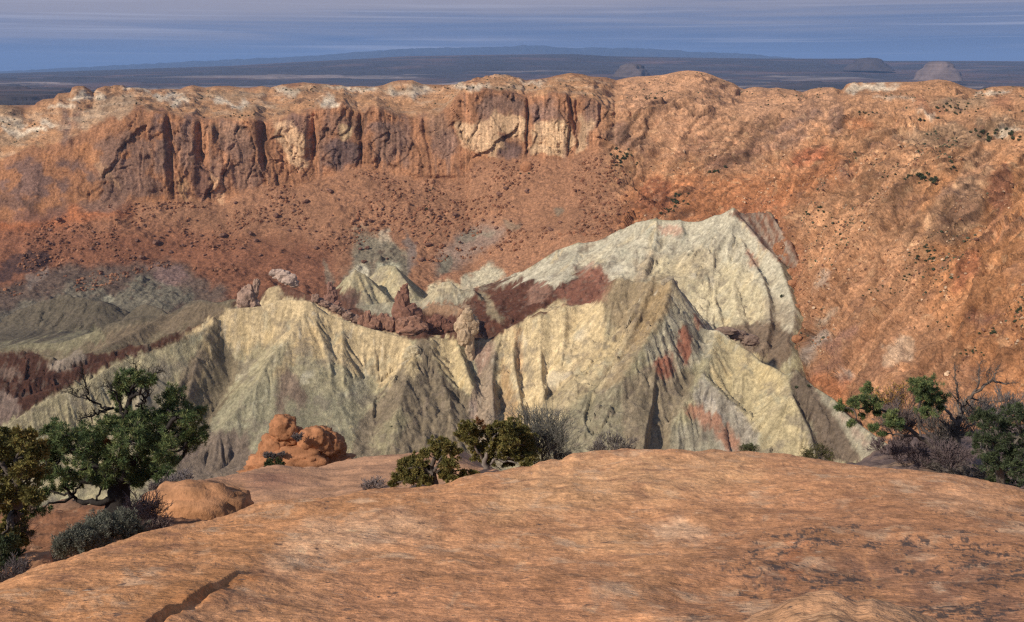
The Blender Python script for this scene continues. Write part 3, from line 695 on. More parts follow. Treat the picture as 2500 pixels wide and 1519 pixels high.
pb.poly([(1780, 516), (1820, 512), (1870, 505), (1960, 600), (1950, 660), (1905, 645), (1840, 575), (1805, 535)], (.23, .11, .07), 3)
for i in range(5):
    x = 1800 + i * 26
    pb.poly([(x, 512 + i * 3), (x + 8, 510 + i * 3), (x + 70, 610 + i * 14), (x + 58, 610 + i * 12)], (.46, .40, .33), 3, .75)
pb.poly([(1760, 800), (1880, 780), (1935, 810), (1930, 870), (1900, 905), (1800, 850)], (.20, .145, .105), 6, .95)
pb.poly([(1850, 720), (1935, 740), (1945, 800), (1880, 790)], (.40, .33, .24), 10, .7)
# near ridge
pb.poly([(-450, 1180), (24, 1028), (92, 983), (280, 885), (421, 840), (520, 790), (490, 870), (420, 1000), (380, 1160), (-450, 1300)], (.43, .385, .25), 3)
pb.poly([(430, 830), (521, 775), (577, 746), (693, 724), (749, 731), (850, 783), (990, 822), (1010, 860), (930, 950), (850, 900), (780, 880), (650, 900), (590, 900), (520, 800)], CREAM, 5)
pb.poly([(560, 860), (700, 830), (930, 940), (880, 1020), (840, 1100), (500, 1160), (470, 1090), (600, 960)], (.40, .365, .245), 16, .9)
pb.poly([(500, 1000), (640, 930), (840, 960), (870, 1040), (800, 1120), (480, 1160)], (.32, .305, .215), 14, .85)
pb.poly([(510, 790), (535, 800), (560, 860), (590, 900), (560, 960), (500, 1060), (480, 1120), (380, 1120), (420, 1000), (440, 910), (480, 850)], (.23, .19, .13), 6, .95)
pb.poly([(515, 800), (530, 830), (500, 900), (480, 960), (465, 930), (490, 850)], (.44, .35, .21), 5, .7)
pb.poly([(480, 860), (500, 850), (480, 960), (450, 1000), (430, 960)], (.19, .15, .115), 6, .7)
pb.poly([(320, 940), (400, 880), (430, 900), (380, 1000), (330, 1040)], (.27, .24, .19), 8, .8)
pb.poly([(430, 1100), (520, 1050), (600, 1055), (625, 1160), (430, 1200)], (.20, .155, .13), 7, .9)
pb.poly([(680, 905), (710, 900), (750, 960), (740, 1000), (700, 960), (690, 1000), (720, 1060), (670, 1020)], (.25, .17, .14), 7, .75)
pb.poly([(760, 790), (800, 790), (780, 820), (700, 900), (660, 930), (700, 850)], (.60, .44, .24), 6, .4)
pb.poly([(1036, 818), (1060, 850), (1075, 910), (1140, 965), (1180, 1080), (1160, 1140), (840, 1140), (880, 1020), (940, 950), (972, 900), (992, 860)], (.235, .195, .14), 5)
pb.poly([(985, 870), (1015, 845), (1030, 880), (1010, 930), (985, 910)], (.52, .43, .27), 5, .8)
pb.poly([(900, 1080), (980, 990), (1000, 1020), (940, 1120)], (.36, .33, .215), 8, .8)
pb.poly([(1040, 822), (1110, 826), (1150, 930), (1165, 980), (1075, 905), (1060, 855)], (.62, .51, .31), 4)
pb.poly([(1155, 835), (1215, 830), (1205, 900), (1215, 1000), (1215, 1120), (1150, 1120), (1140, 980), (1165, 930)], (.36, .285, .215), 6)
pb.poly([(1160, 860), (1200, 835), (1185, 900), (1165, 920)], (.36, .24, .19), 6, .8)
pb.poly([(1140, 975), (1160, 975), (1165, 1030), (1145, 1020)], (.52, .40, .35), 4, .6)
pb.poly([(1215, 815), (1257, 792), (1377, 742), (1470, 735), (1480, 760), (1470, 860), (1320, 1000), (1300, 1060), (1240, 1040), (1215, 930)], (.68, .555, .345), 5)
pb.poly([(1222, 880), (1240, 900), (1265, 1000), (1275, 1060), (1235, 1060), (1215, 960)], (.45, .30, .16), 6, .8)
pb.poly([(1255, 800), (1268, 800), (1275, 900), (1262, 930)], (.58, .33, .17), 4, .6)
pb.poly([(1470, 735), (1485, 690), (1513, 672), (1640, 678), (1648, 720), (1630, 770), (1560, 850), (1520, 930), (1480, 1000), (1440, 1000), (1480, 900), (1500, 820)], (.33, .255, .165), 12, .85)
pb.poly([(1590, 700), (1640, 690), (1625, 760), (1570, 830), (1540, 860), (1550, 780)], (.40, .29, .16), 9, .6)
pb.poly([(1440, 850), (1500, 800), (1540, 820), (1500, 900), (1440, 960), (1330, 1060), (1290, 1060), (1320, 990)], (.57, .47, .30), 10, .8)
pb.poly([(1430, 860), (1445, 852), (1330, 985), (1310, 985)], (.36, .28, .19), 5, .8)
pb.poly([(1330, 1080), (1450, 960), (1520, 930), (1560, 960), (1540, 1140), (1330, 1140)], (.285, .26, .185), 8, .9)
pb.poly([(1520, 930), (1600, 880), (1700, 900), (1680, 970), (1640, 1040), (1640, 1130), (1520, 1130)], (.26, .215, .155), 8, .9)
pb.poly([(1640, 745), (1700, 770), (1715, 806), (1750, 812), (1735, 870), (1640, 900), (1580, 880), (1570, 850), (1620, 790)], (.41, .38, .29), 6)
for pts in ([(1655, 800), (1672, 790), (1690, 830), (1690, 870), (1672, 885), (1652, 850)], [(1600, 880), (1620, 858), (1640, 865), (1645, 900), (1625, 930), (1596, 905)], [(1690, 765), (1705, 775), (1712, 803), (1700, 800)]):
    pb.poly(pts, (.30, .125, .085), 2, .95)
pb.poly([(1750, 812), (1808, 840), (1900, 905), (1922, 920), (1950, 1000), (1990, 1120), (1860, 1130), (1800, 1000), (1740, 930), (1735, 860)], (.50, .43, .27), 6)
pb.poly([(1800, 850), (1900, 905), (1925, 960), (1850, 960), (1800, 900)], (.58, .48, .28), 10, .7)
pb.poly([(1690, 960), (1715, 915), (1790, 985), (1850, 1050), (1850, 1120), (1760, 1120), (1700, 1020)], (.36, .33, .285), 6, .9)
pb.poly([(1665, 995), (1700, 985), (1760, 1020), (1830, 1110), (1800, 1120), (1720, 1050)], (.38, .20, .135), 6, .9)
pb.poly([(1700, 960), (1740, 975), (1770, 1020), (1740, 1010)], (.50, .46, .42), 5, .6)
pb.poly([(1640, 1040), (1700, 1020), (1760, 1090), (1760, 1130), (1640, 1130)], (.31, .29, .23), 8, .9)
pb.poly([(1922, 920), (1944, 900), (1975, 930), (2040, 1010), (2110, 1130), (1995, 1130), (1955, 1010)], (.15, .115, .09), 4, .95)
pb.poly([(1990, 950), (2050, 980), (2190, 1090), (2200, 1130), (2110, 1130), (2040, 1020)], (.36, .335, .26), 4)
pb.poly([(2040, 1010), (2060, 1010), (2130, 1080), (2110, 1090)], (.42, .30, .25), 4, .6)
pb.poly([(1960, 1020), (1975, 1020), (2000, 1110), (1985, 1115)], (.42, .38, .27), 3, .7)
jag = fbm(bs / 4., bd / 90, None, 4, .6) * sst(0, 20, bd)
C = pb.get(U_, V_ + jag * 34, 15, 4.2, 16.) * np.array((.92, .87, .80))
hz = fbm(bs / 3.2, bd / 120, None, 4, .7)
C = C * (1 + (hz * .42 + np.clip(gul2, -.4, .3) * .35)[..., None])
C = C * (1 + fbm(XX / 2.4, YY / 2.4, ZZ / 2.4, 3, .7)[..., None] * .28)
C = C * (1 + fbm(XX / 7, YY / 7, ZZ / 5, 5, .65)[..., None] * .45)
C = C * (1 + np.clip(gul * amp, -.5, .5)[..., None] * .0)
# dark grit on rocky ribs; bands of bedding across the slopes
db = (sst(.1, .4, fbm(XX / 5, YY / 5, ZZ / 5, 4)) * (.45 + .55 * rocky) * .6)[..., None]
C = C * (1 - db) + np.array((.19, .145, .11)) * db
wb = (sst(.22, .5, fbm(bs / 9, bd / 26, ZZ / 60, 4)) * .35)[..., None] * (C.mean(-1) > .22)[..., None]
C = C * (1 - wb) + np.array((.60, .55, .45)) * wb
deb = fbm(XX / 20, YY / 20, ZZ / 16, 6, .7) + sst(60, 10, ZZ + 262) * .12
debm = (sst(.06, .3, deb) * .6 * (1 - sst(-185, -160, ZZ) * .6))[..., None] * (C.mean(-1) > .2)[..., None]
C = C * (1 - debm) + np.array((.215, .175, .13)) * debm
grn = (sst(.1, .4, fbm(XX / 14 + 30, YY / 30, ZZ / 14, 5, .7)) * .4)[..., None] * (C.mean(-1) > .25)[..., None]
C = C * (1 - grn) + np.array((.36, .35, .255)) * grn
yb = (sst(.1, .5, fbm(bs / 14 + 40, bd / 60, None, 3)) * .35)[..., None] * (C.mean(-1) > .30)[..., None]
C = C * (1 - yb) + np.array((.60, .43, .20)) * yb
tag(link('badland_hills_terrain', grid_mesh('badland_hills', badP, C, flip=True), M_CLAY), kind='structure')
badF = Finder(badP)

# basin floor under everything, out to the walls
gx = np.linspace(-1500, 1500, 60); gyy = np.linspace(60, 1500, 60)
GX, GY_ = np.meshgrid(gx, gyy)
GZ = -268 + fbm(GX / 200, GY_ / 200) * 3
tag(link('basin_floor_terrain', grid_mesh('basin_floor', np.stack([GX, GY_, GZ], -1), np.zeros(GX.shape + (3,)) + np.array((.3, .2, .13)), flip=True), M_WALL), kind='structure')

# ================================================================== FOREGROUND SLICKROCK
FC = [(-450,1660),(-200,1530),(0,1431),(51,1404),(110,1381),(161,1368),(219,1347),(292,1325),(365,1302),(457,1278),(566,1256),(621,1241),(712,1230),(822,1217),(890,1203),(952,1195),(1025,1189),(1098,1181),(1120,1170),(1189,1154),(1244,1145),(1299,1137),(1316,1126),(1372,1122),(1401,1106),(1450,1103),(1520,1099),(1600,1099),(1746,1101),(1850,1105),(1929,1110),(2093,1129),(2221,1147),(2312,1160),(2367,1176),(2440,1189),(2500,1203),(2700,1260),(2950,1350)]
uf = np.arange(-440, 2941, 2.4)
vc = curve(FC, uf)
yc = scurve([(-450,8),(0,11),(300,14),(600,17),(820,19),(1100,21),(1300,23),(1450,24),(1800,24),(2100,22),(2500,19),(2950,16)], uf, 20)
yb = np.full(len(uf), 4.6)
vs_ = blur(vc, 45, 0)
rows = []; tt = []
for dY, dv in ((16, 150), (9, 60), (4, 16), (2, 5), (1, 1.6)):
    a = unproj(uf, vc + dv, yc + dY); rows.append(a); tt.append(-dY)
back = []
for i in range(len(rows) - 1):
    for j in range(6): back.append((rows[i] * (1 - j / 6) + rows[i + 1] * j / 6, tt[i] * (1 - j / 6) + tt[i + 1] * j / 6))
front = []
nf = 300
for j in range(nf + 1):
    t = j / nf
    vt_ = vs_ + (vc - vs_) * math.exp(-t * 16)
    front.append(unproj(uf, vt_ + (1640 - vt_) * (t ** 1.12), yc - (yc - yb) * t ** .66))
behind = []
last = front[-1]
for j in range(1, 9):
    p = last.copy(); p[:, 1] -= j * 1.1; p[:, 2] += j * .12; p[:, 2] = np.minimum(p[:, 2], -1.75); behind.append(p)
P = np.array([b_[0] for b_ in back] + front + behind)
P = blur(P, 1, 0)
sY = yc[None] - P[..., 1]
U_, V_ = proj(P); X, Y, Z = P[..., 0], P[..., 1], P[..., 2]
N = gnormal(blur(P, 2))
tw = (uf[None] - 1500) / 1000 * .5
cx = X * np.cos(.0) ; cy = sY
H = fbm(X / 3.2, Y / 2.2, None, 4) * .24 + fbm(X / .8, Y / .55, Z / .5, 4) * .06 + fbm(X / .22, Y / .18, Z / .2, 4) * .018 
crf = cracks(X / 2.6, Y / 1.5, None, .012) * sst(-.1, .2, fbm(X / 3, Y / 3, None, 2)); H -= crf * .006
tl = cy / 1.1 + fbm(X / 1.8, Y / 1.4 + 7, None, 4) * 3.4
fr = tl - np.floor(tl)
# weathering fractures
lwp = sst(1150, 1500, V_)
# the ledge at the lower left: a rounded lip over a crevice
LP = [(655,1398),(600,1412),(545,1432),(500,1456),(455,1474),(400,1492),(345,1526),(290,1560),(230,1610)]
dmin = np.full(U_.shape, 1e9); sd = np.zeros(U_.shape); sp = np.zeros(U_.shape)
for i in range(len(LP) - 1):
    (ax, ay), (bx_, by_) = LP[i], LP[i + 1]
    dx, dy = bx_ - ax, by_ - ay; LL = dx * dx + dy * dy
    t = np.clip(((U_ - ax) * dx + (V_ - ay) * dy) / LL, 0, 1)
    ex, ey = U_ - ax - t * dx, V_ - ay - t * dy
    d = np.hypot(ex, ey); sg = np.sign(ex * dy * -1 + ey * dx) * -1
    m = d < dmin
    dmin = np.where(m, d, dmin); sd = np.where(m, d * sg, sd); sp = np.where(m, i + t, sp)
sd = sd + fbm(U_ / 60, V_ / 60) * 6
wl = sst(0, 1.6, sp) * (dmin < 200)
lip = np.where(sd < 0, .034 * np.exp(-((sd + 4) / 34) ** 2) , .034 * np.exp(-((sd + 4) / 5.) ** 2)) - .036 * np.exp(-((sd - 7) / 4.) ** 2) * sst(1., 4., sp)
H += lip * wl
P = P + N * H[..., None]
fgP = P
pf = Paint((.56, .335, .195))
pf.poly([(-450, 1700), (-450, 1500), (0, 1400), (500, 1250), (900, 1200), (1250, 1140), (1150, 1190), (900, 1260), (700, 1330), (600, 1390), (400, 1460), (100, 1640)], (.50, .285, .15), 30, .8)
pf.poly([(760, 1280), (1000, 1240), (1080, 1290), (900, 1340), (700, 1390), (640, 1380)], (.70, .50, .34), 22, .7)
pf.poly([(1300, 1140), (1450, 1110), (1800, 1110), (1900, 1150), (1700, 1200), (1500, 1230), (1350, 1250), (1150, 1260)], (.66, .44, .26), 26, .7)
pf.poly([(1560, 1270), (1650, 1265), (1760, 1320), (1700, 1330), (1600, 1300)], (.72, .55, .40), 12, .7)
pf.poly([(1400, 1280), (1560, 1290), (1580, 1360), (1400, 1340)], (.62, .40, .23), 20, .6)
pf.poly([(1750, 1300), (1950, 1200), (2200, 1190), (2500, 1260), (2950, 1450), (2950, 1700), (1600, 1700), (1600, 1460)], (.44, .25, .15), 50, .75)
pf.poly([(2150, 1190), (2400, 1200), (2480, 1250), (2300, 1240)], (.50, .34, .23), 20, .5)
pf.poly([(800, 1400), (1500, 1380), (1600, 1600), (800, 1700)], (.52, .29, .17), 50, .6)
for (u, v, ru, rv) in [(2050,1390,60,40),(1950,1360,40,30),(2140,1400,50,50),(2230,1370,40,40),(1880,1420,40,40),(2280,1440,60,40),(2380,1400,60,50),(2450,1480,60,40),(1840,1330,30,14),(2010,1480,40,20)]:
    pf.ell(u, v, ru, rv, (.235, .145, .11), 16, .65)
pf.poly([(1905,1330),(1960,1310),(1985,1350),(1975,1400),(1915,1440),(1905,1400)], (.45, .235, .135), 4, .9)
pf.poly([(1945,1340),(1968,1330),(1985,1370),(1975,1395),(1950,1400),(1962,1365)], (.58, .33, .19), 3, .9)
for pts in ([(2112,1310),(2122,1305),(2130,1380),(2120,1400)], [(2125,1390),(2145,1395),(2165,1470),(2150,1480)], [(2180,1345),(2200,1360),(2225,1400),(2205,1395)], [(1730,1440),(1745,1420),(1750,1460),(1735,1500),(1725,1490)], [(1870,1370),(1880,1440),(1860,1490),(1852,1440)], [(2040,1395),(2130,1440),(2125,1450),(2045,1410)]):
    pf.poly(pts, (.50, .29, .165), 3, .8)
for (u, v) in [(500,1348),(474,1396),(590,1388),(432,1338),(250,1432),(1275,1375),(1262,1378),(1100,1460),(1440,1480)]:
    pf.ell(u, v, 18, 7, (.62, .43, .28), 3, .7, -.15)
pf.poly([(660, 1392), (600, 1400), (530, 1420), (470, 1440), (400, 1470), (300, 1540), (240, 1600), (300, 1620), (400, 1500), (500, 1465), (600, 1425)], (.50, .245, .11), 8, .8)
U_, V_ = proj(P)
C = pf.get(U_, V_, 40, 7.7, 60.) * np.array((1.20, 1.0, .84))
cx = X; cy = Y * .8 + cy * .2
wv = fbm(cx / 1.6, cy / 1.2, None, 3) * .6
st1 = fbm(cx / 1.6, (cy + wv) / 1.2, None, 5, .6); st2 = fbm(cx / .42 + 5, (cy + wv) / .26, None, 5, .72); st3 = fbm(cx / .06, cy / .05 + 3, None, 3, .7)
g = 1 + st1 * .40 + st2 * .62 + st3 * .42 - crf * .35
C = C * g[..., None]
lt = (sst(.05, .4, fbm(cx / .8 + 20, (cy + wv) / .55, None, 5, .7)) * .62)[..., None]
C = C * (1 - lt) + np.array((.72, .48, .30)) * lt
dr = (sst(.05, .4, fbm(cx / .9 + 60, (cy + wv) / .62, None, 5, .7)) * .65)[..., None]
C = C * (1 - dr) + np.array((.34, .165, .095)) * dr
sm = (sst(.28, .42, fbm(cx / .2 + 90, cy / .14, None, 4, .8)) * .55)[..., None]
C = C * (1 - sm) + np.array((.24, .14, .10)) * sm
# black lichen crusts
reg = np.clip(sst(1500, 1900, U_) * sst(1180, 1330, V_) * .9 + .42 * (1 - sst(500, 900, U_)) + .1, 0, 1)
li = fbm(cx / .15, cy / .13, None, 5, .8)
big = fbm(cx / .9, cy / .8 + 9, None, 3)
lm_ = (sst(.24, .40, li + big * .5 + (reg - .55) * .30) * (.35 + .55 * reg))[..., None]
lpm = (wl * np.exp(-((sd + 22) / 26) ** 2) * .75)[..., None]
C = C * (1 - lpm) + (np.array((.50, .23, .095)) * (1 + fbm(X / .3, Y / .3, None, 4)[..., None] * .5)) * lpm
C = C * (1 - lm_) + np.array((.095, .075, .068)) * lm_
tag(link('slickrock_ground', grid_mesh('slickrock', fgP, C, flip=False), M_SLAB), kind='structure')
fgF = Finder(fgP)

# the slab at the lower right edge, closer to the viewer
ul = np.arange(1740, 2420, 1.6)
LS = [(1740,1590),(1826,1521),(1860,1506),(1892,1492),(1929,1471),(1955,1458),(1983,1452),(2005,1446),(2031,1444),(2060,1450),(2093,1461),(2110,1457),(2130,1455),(2184,1474),(2220,1488),(2257,1504),(2294,1521),(2420,1600)]
lv_ = curve(LS, ul)
rows = []
for dY, dv in ((.55, 130), (.4, 60), (.22, 18), (.08, 3)): rows.append(unproj(ul, lv_ + dv, 4.15 + dY))
R_ = []
for i in range(3):
    for j in range(5): R_.append(rows[i] * (1 - j / 5) + rows[i + 1] * j / 5)
for j in range(110):
    t = j / 109
    R_.append(unproj(ul, lv_ + (1780 - lv_) * t ** 1.1, 4.2 - 1.1 * t ** .7))
P = np.array(R_); N = gnormal(blur(P, 2)); X, Y, Z = P[..., 0], P[..., 1], P[..., 2]
P = P + N * (fbm(X / .5, Y / .22, Z / .2, 5) * .05 + fbm(X / .1, Y / .05, Z / .05, 3) * .008)[..., None]
g = 1 + fbm(X / .5, Y / .12, None, 5, .6) * .5 + fbm(X / .06, Y / .03, None, 3) * .2
ff = (sst(.1, .4, fbm(X / .3 + 3, Y / .15, None, 4)) * .5)[..., None]
C = np.array((.52, .285, .155)) * g[..., None]; C = C * (1 - ff) + np.array((.60, .37, .21)) * ff
o = tag(link('rock_slab', grid_mesh('near_slab', P, C), M_SLAB), 'smooth peach sandstone slab poking in at the lower right edge', 'rock slab')

def two_sided(name, ug, rows, ns, disp, colf, mat):
    out, qq = sheet([(unproj(ug, a, b), n) for (a, b), n in zip(rows, ns + [0])], ug)
    out = blur(out, 2, 0)
    N = gnormal(blur(out, 2)); X, Y, Z = out[..., 0], out[..., 1], out[..., 2]
    U2, V2 = proj(out)
    out = out + N * disp(X, Y, Z, U2, V2)[..., None]
    return link(name, grid_mesh(name, out, colf(X, Y, Z, U2, V2)), mat), out

# second slickrock swell, beyond the first on the left of centre
S2 = [(330,1216),(365,1198),(402,1188),(464,1179),(526,1165),(603,1154),(641,1149),(733,1138),(842,1127),(915,1118),(1017,1107),(1060,1103),(1120,1096),(1171,1131),(1230,1160),(1400,1200)]
ug = np.arange(330, 1400, 2.4)
c2 = curve(S2, ug); fc = curve(FC, ug)
yS = curve([(330,30),(500,36),(800,46),(1100,50),(1400,50)], ug)
fv = np.maximum(fc + 6, c2 + 8)
edge = 1 - sst(362, 392, ug + 0)
rowsS = [(c2 + 110, yS + 14), (c2 + 25, yS + 6), (c2 + 4, yS + 2), (c2, yS), (c2 + (fv - c2) * .45, yS - (yS - 27) * .42), (fv, yS - (yS - 27) * .8), (fv + 90, np.full(len(ug), 23.))]
def d2(X, Y, Z, U, V):
    e = (1 - sst(335, 420, U + fbm(V / 20, V * 0) * 14)) ** 1.5
    step = .0 * sst(600 + fbm(V / 12, V * 0) * 12 + (V - 1200) * .3, 590 + fbm(V / 12, V * 0) * 12 + (V - 1200) * .3, U) * sst(1178, 1200, V)
    return fbm(X / 6, Y / 4, None, 4) * .5 + fbm(X / 1.4, Y / .8, None, 4) * .12 + fbm(X / .4, Y / .2, None, 3) * .03 - e * 4.5 + step
def c2f(X, Y, Z, U, V):
    C = np.zeros(X.shape + (3,)) + np.array((.52, .285, .165))
    m = (sst(604, 590, U) * sst(1170, 1200, V))[..., None]
    C = C * (1 - m) + np.array((.47, .245, .115)) * m
    C = C * (1 + fbm(X / 3, Y / 1, None, 5, .6)[..., None] * .5)
    p = (np.exp(-((U - 660) / 70) ** 2 - ((V - 1178) / 20) ** 2) * .6)[..., None]
    C = C * (1 - p) + np.array((.30, .14, .10)) * p
    k = (sst(.1, .4, fbm(X / 1.2, Y / .7 + 4, None, 5, .65)) * .55)[..., None]
    return C * (1 - k) + np.array((.24, .15, .105)) * k
o, S2P = two_sided('slickrock_swell_ground', ug, rowsS, [8, 6, 4, 46, 46, 20], d2, c2f, M_SLAB)
tag(o, kind='structure'); s2F = Finder(S2P)

# red soil bench at the left, under the trees
ug = np.arange(-440, 640, 2.4)
fc = curve(FC, ug)
ed = curve([(-440,1250),(0,1240),(120,1236),(200,1226),(260,1222),(340,1240),(400,1262),(640,1290)], ug) + fbm(ug / 30, ug * 0) * 4
lowv = np.maximum(fc + 30, ed + 30)
rowsL = [(ed + 260, np.full(len(ug), 36.)), (ed + 40, np.full(len(ug), 28.)), (ed, np.full(len(ug), 25.5)), (ed + (lowv - ed) * .5, 25.5 - 3.5 + 0 * ug), (lowv, 17 + 0 * ug + ug * .004), (lowv + 90, 11 + 0 * ug + ug * .006)]
def dl(X, Y, Z, U, V):
    return fbm(X / 2.5, Y / 2, None, 5) * .22 + lumps(X / .5, Y / .5, Z / .5) * .12 * sst(-.1, .3, fbm(X / 2 + 5, Y / 2)) + lumps(X / .2, Y / .2, Z / .2, 5) * .05
def cl_(X, Y, Z, U, V):
    C = np.zeros(X.shape + (3,)) + np.array((.25, .115, .06))  # base darkened for brown litter and for the shade of the trees
    C = C * (1 + fbm(X / 1.2, Y / .6, None, 5, .6)[..., None] * .5)
    k = (sst(.05, .35, fbm(X / .5, Y / .3 + 4, None, 5, .65)) * .6)[..., None]
    C = C * (1 - k) + np.array((.12, .07, .05)) * k
    k = (sst(.25, .4, fbm(X / .3 + 8, Y / .2 + 4, None, 3)) * .6)[..., None]
    return C * (1 - k) + np.array((.46, .27, .16)) * k
o, LFP = two_sided('red_soil_ground', ug, rowsL, [8, 6, 30, 60, 20], dl, cl_, M_SOIL)
tag(o, kind='structure'); lfF = Finder(LFP)

# brushy slope behind the slickrock on the right
ug = np.arange(1980, 2941, 2.4)
fc = curve(FC, ug)
tp = curve([(1980,1180),(2060,1150),(2110,1128),(2170,1092),(2230,1066),(2300,1052),(2400,1046),(2500,1040),(2941,1030)], ug) + fbm(ug / 26, ug * 0 + 3, None, 3) * 8
lowv = np.maximum(fc + 30, tp + 12)
rowsR = [(tp + 260, np.full(len(ug), 62.)), (tp + 30, np.full(len(ug), 50.)), (tp, np.full(len(ug), 45.)), (tp + (lowv - tp) * .5, 36. + 0 * ug), (lowv, np.full(len(ug), 28.)), (lowv + 90, 24. + 0 * ug)]
def dr_(X, Y, Z, U, V):
    return fbm(X / 3, Y / 3, None, 5) * .4 + lumps(X / .8, Y / .8, Z / .8) * .3
def cr_(X, Y, Z, U, V):
    C = np.zeros(X.shape + (3,)) + np.array((.17, .12, .105))
    C = C * (1 + fbm(X / 1.5, Y / 1.2, None, 5, .65)[..., None] * .7)
    k = (sst(.1, .35, fbm(X / 2.5 + 3, Y / 1.2, None, 4)) * .6)[..., None]
    return C * (1 - k) + np.array((.36, .24, .16)) * k
o, RGP = two_sided('brushy_slope_ground', ug, rowsR, [8, 6, 34, 40, 12], dr_, cr_, M_SOIL)
tag(o, kind='structure'); rgF = Finder(RGP)

# steep slope from the near rim down to the basin
gx = np.linspace(-1.3, 1.3, 120); gy2 = np.geomspace(22, 520, 120)
GX, GY2 = np.meshgrid(gx, gy2)
GZ = -.475 * GY2 - 3.5 + fbm(GX * GY2 / 30, GY2 / 30, None, 4) * .035 * GY2 - .02 * np.maximum(0, GY2 - 200)
P = np.stack([GX * GY2, GY2, GZ], -1)
C = np.zeros(GX.shape + (3,)) + np.array((.34, .23, .15)); C = C * (1 + fbm(GX * 6, np.log(GY2) * 4, None, 4)[..., None] * .5)
tag(link('near_slope_terrain', grid_mesh('near_slope', P, C, flip=True), M_WALL), kind='structure')

# ================================================================== ROCKS
def ico(sub):
    b = bmesh.new(); bmesh.ops.create_icosphere(b, subdivisions=sub, radius=1)
    V = np.array([v.co[:] for v in b.verts]); Fc = np.array([[v.index for v in f.verts] for f in b.faces]); b.free()
    return V, Fc
ICO = {k: ico(k) for k in (2, 3, 4, 5)}

def rock_mesh(name, lumps_, col, seed=0, sub=4, rough=.28, crack=.12, colvar=.3, flat=False):
    """lumps_: (centre xyz, radii xyz); one weathered mass"""
    Vs, Fs, Cs = [], [], []; off = 0
    for li_, (c, r) in enumerate(lumps_):
        V0, Fc = ICO[sub]
        s = seed * 7.1 + li_ * 3.3; fq = 1.0 if sub < 3 else 1.9
        n = fbm(V0[:, 0] * 1.3 + s, V0[:, 1] * 1.3, V0[:, 2] * 1.3, 4, .55)
        k = ridged(V0[:, 0] * 2.2 * fq + s, V0[:, 1] * 2.2 * fq, V0[:, 2] * 1.0 * fq + 5, 3) - .7
        lay = np.sin(V0[:, 2] * r[2] / max(r) * 9 + n * 5 + s) * .02
        V = V0 * (1 + n * rough * 1.6 - k * crack + lay)[:, None]
        # blockier than a ball
        V = V + np.floor(V * 2.6 + n[:, None] * .8) * .09 * (sub >= 3)
        V = np.sign(V) * np.abs(V) ** .86
        V = V * np.array(r) + np.array(c)
        Vs.append(V); Fs.append(Fc + off); off += len(V)
        g = 1 + fbm(V[:, 0] / max(r) * 2.5 + s, V[:, 1] / max(r) * 2.5, V[:, 2] / max(r) * 4, 4) * colvar * 2
        Cs.append(np.array(col)[None] * g[:, None])
    return mesh_arrays(name, np.concatenate(Vs), np.concatenate(Fs), np.concatenate(Cs), not flat)

def crag(name, parts, Y, col, label, cat, seed, mat=None, rough=.3, crack=.16, dsp=.7, var=.3):
    L_ = []; rs = np.random.RandomState(seed)
    for (u, v, ru, rv) in parts:
        mp_ = Y * 1.05 / F
        c = unproj(u, v, Y + rs.uniform(-.4, .4) * ru * mp_)
        L_.append((c, (ru * mp_, (ru * .8 + rv * .2) * mp_ * dsp, rv * mp_)))
    return tag(link(name, rock_mesh(name, L_, col, seed, 3 if mat is None else 4, rough, crack, var, mat is None), mat or M_CRAG), label, cat)

crag('rock_outcrop', [(694,1046,26,28),(686,1028,14,14),(714,1060,22,16),(700,1070,34,20),(676,1090,30,26),(652,1104,18,26),(770,1072,34,26),(800,1084,34,24),(815,1096,26,24),(790,1062,22,18),(750,1084,30,22),(735,1118,60,26),(690,1130,66,26),(800,1122,50,16),(660,1135,34,22),(735,1150,110,26)], 66, (.37, .17, .085),
     'weathered orange sandstone outcrop with a knobby tower, in front of the pale hills', 'rock outcrop', 11, M_NEARROCK, .34, .34)
crag('rock_spire', [(990,768,24,26),(984,742,14,26),(988,722,9,20),(990,708,6,12),(1012,772,18,16),(972,765,12,16)], 790, (.25, .125, .085), 'tall thin reddish-brown rock spire in the dark valley behind the ridge', 'rock spire', 21, None, .45, .3)
crag('rock_crag', [(884,786,9,14),(898,780,8,18),(918,792,14,14),(938,786,12,18),(955,792,12,16),(905,798,18,10)], 735, (.29, .155, .105), 'row of jagged red-brown rock stubs left of the spire, on the valley floor', 'rock crag', 22, None, .45, .3)
crag('rock_crag', [(985,796,16,16),(1008,792,22,18),(1028,800,16,12),(1000,806,26,10)], 730, (.31, .165, .11), 'blocky red-brown crag at the foot of the thin spire', 'rock crag', 23, None, .4, .3)
crag('rock_crag', [(1052,794,10,12),(1068,786,12,14),(1086,790,10,12),(1098,800,12,10),(1062,808,18,8)], 740, (.20, .095, .065), 'dark red ruin-like crag under the brown dome, right of the spire', 'rock crag', 33, None, .45, .3)
crag('rock_crag', [(770,728,8,9),(784,738,9,8),(794,743,10,6),(806,748,10,6),(818,752,11,6),(842,764,10,7),(858,775,10,7),(830,758,10,7),(850,770,12,8),(868,778,9,9)], 760, (.30, .19, .14), 'broken low pinkish crags trailing down behind the left summit', 'rock crag', 34, None, .45, .3)
crag('rock_pinnacle', [(1140,786,20,18),(1128,798,15,16),(1152,794,15,20),(1142,768,11,14),(1134,820,14,22),(1147,838,10,26),(1150,870,7,24)], 684, (.47, .34, .22), 'pale tan rock pinnacle with a narrow stem standing on the ridge saddle', 'rock pinnacle', 24, None, .4, .3)
crag('rock_crag', [(676,668,13,9),(692,674,15,11),(708,682,14,12),(718,692,9,8)], 900, (.48, .35, .28), 'whitish pink crag on the dark slope behind the left summit', 'rock crag', 25, None, .5, .35)
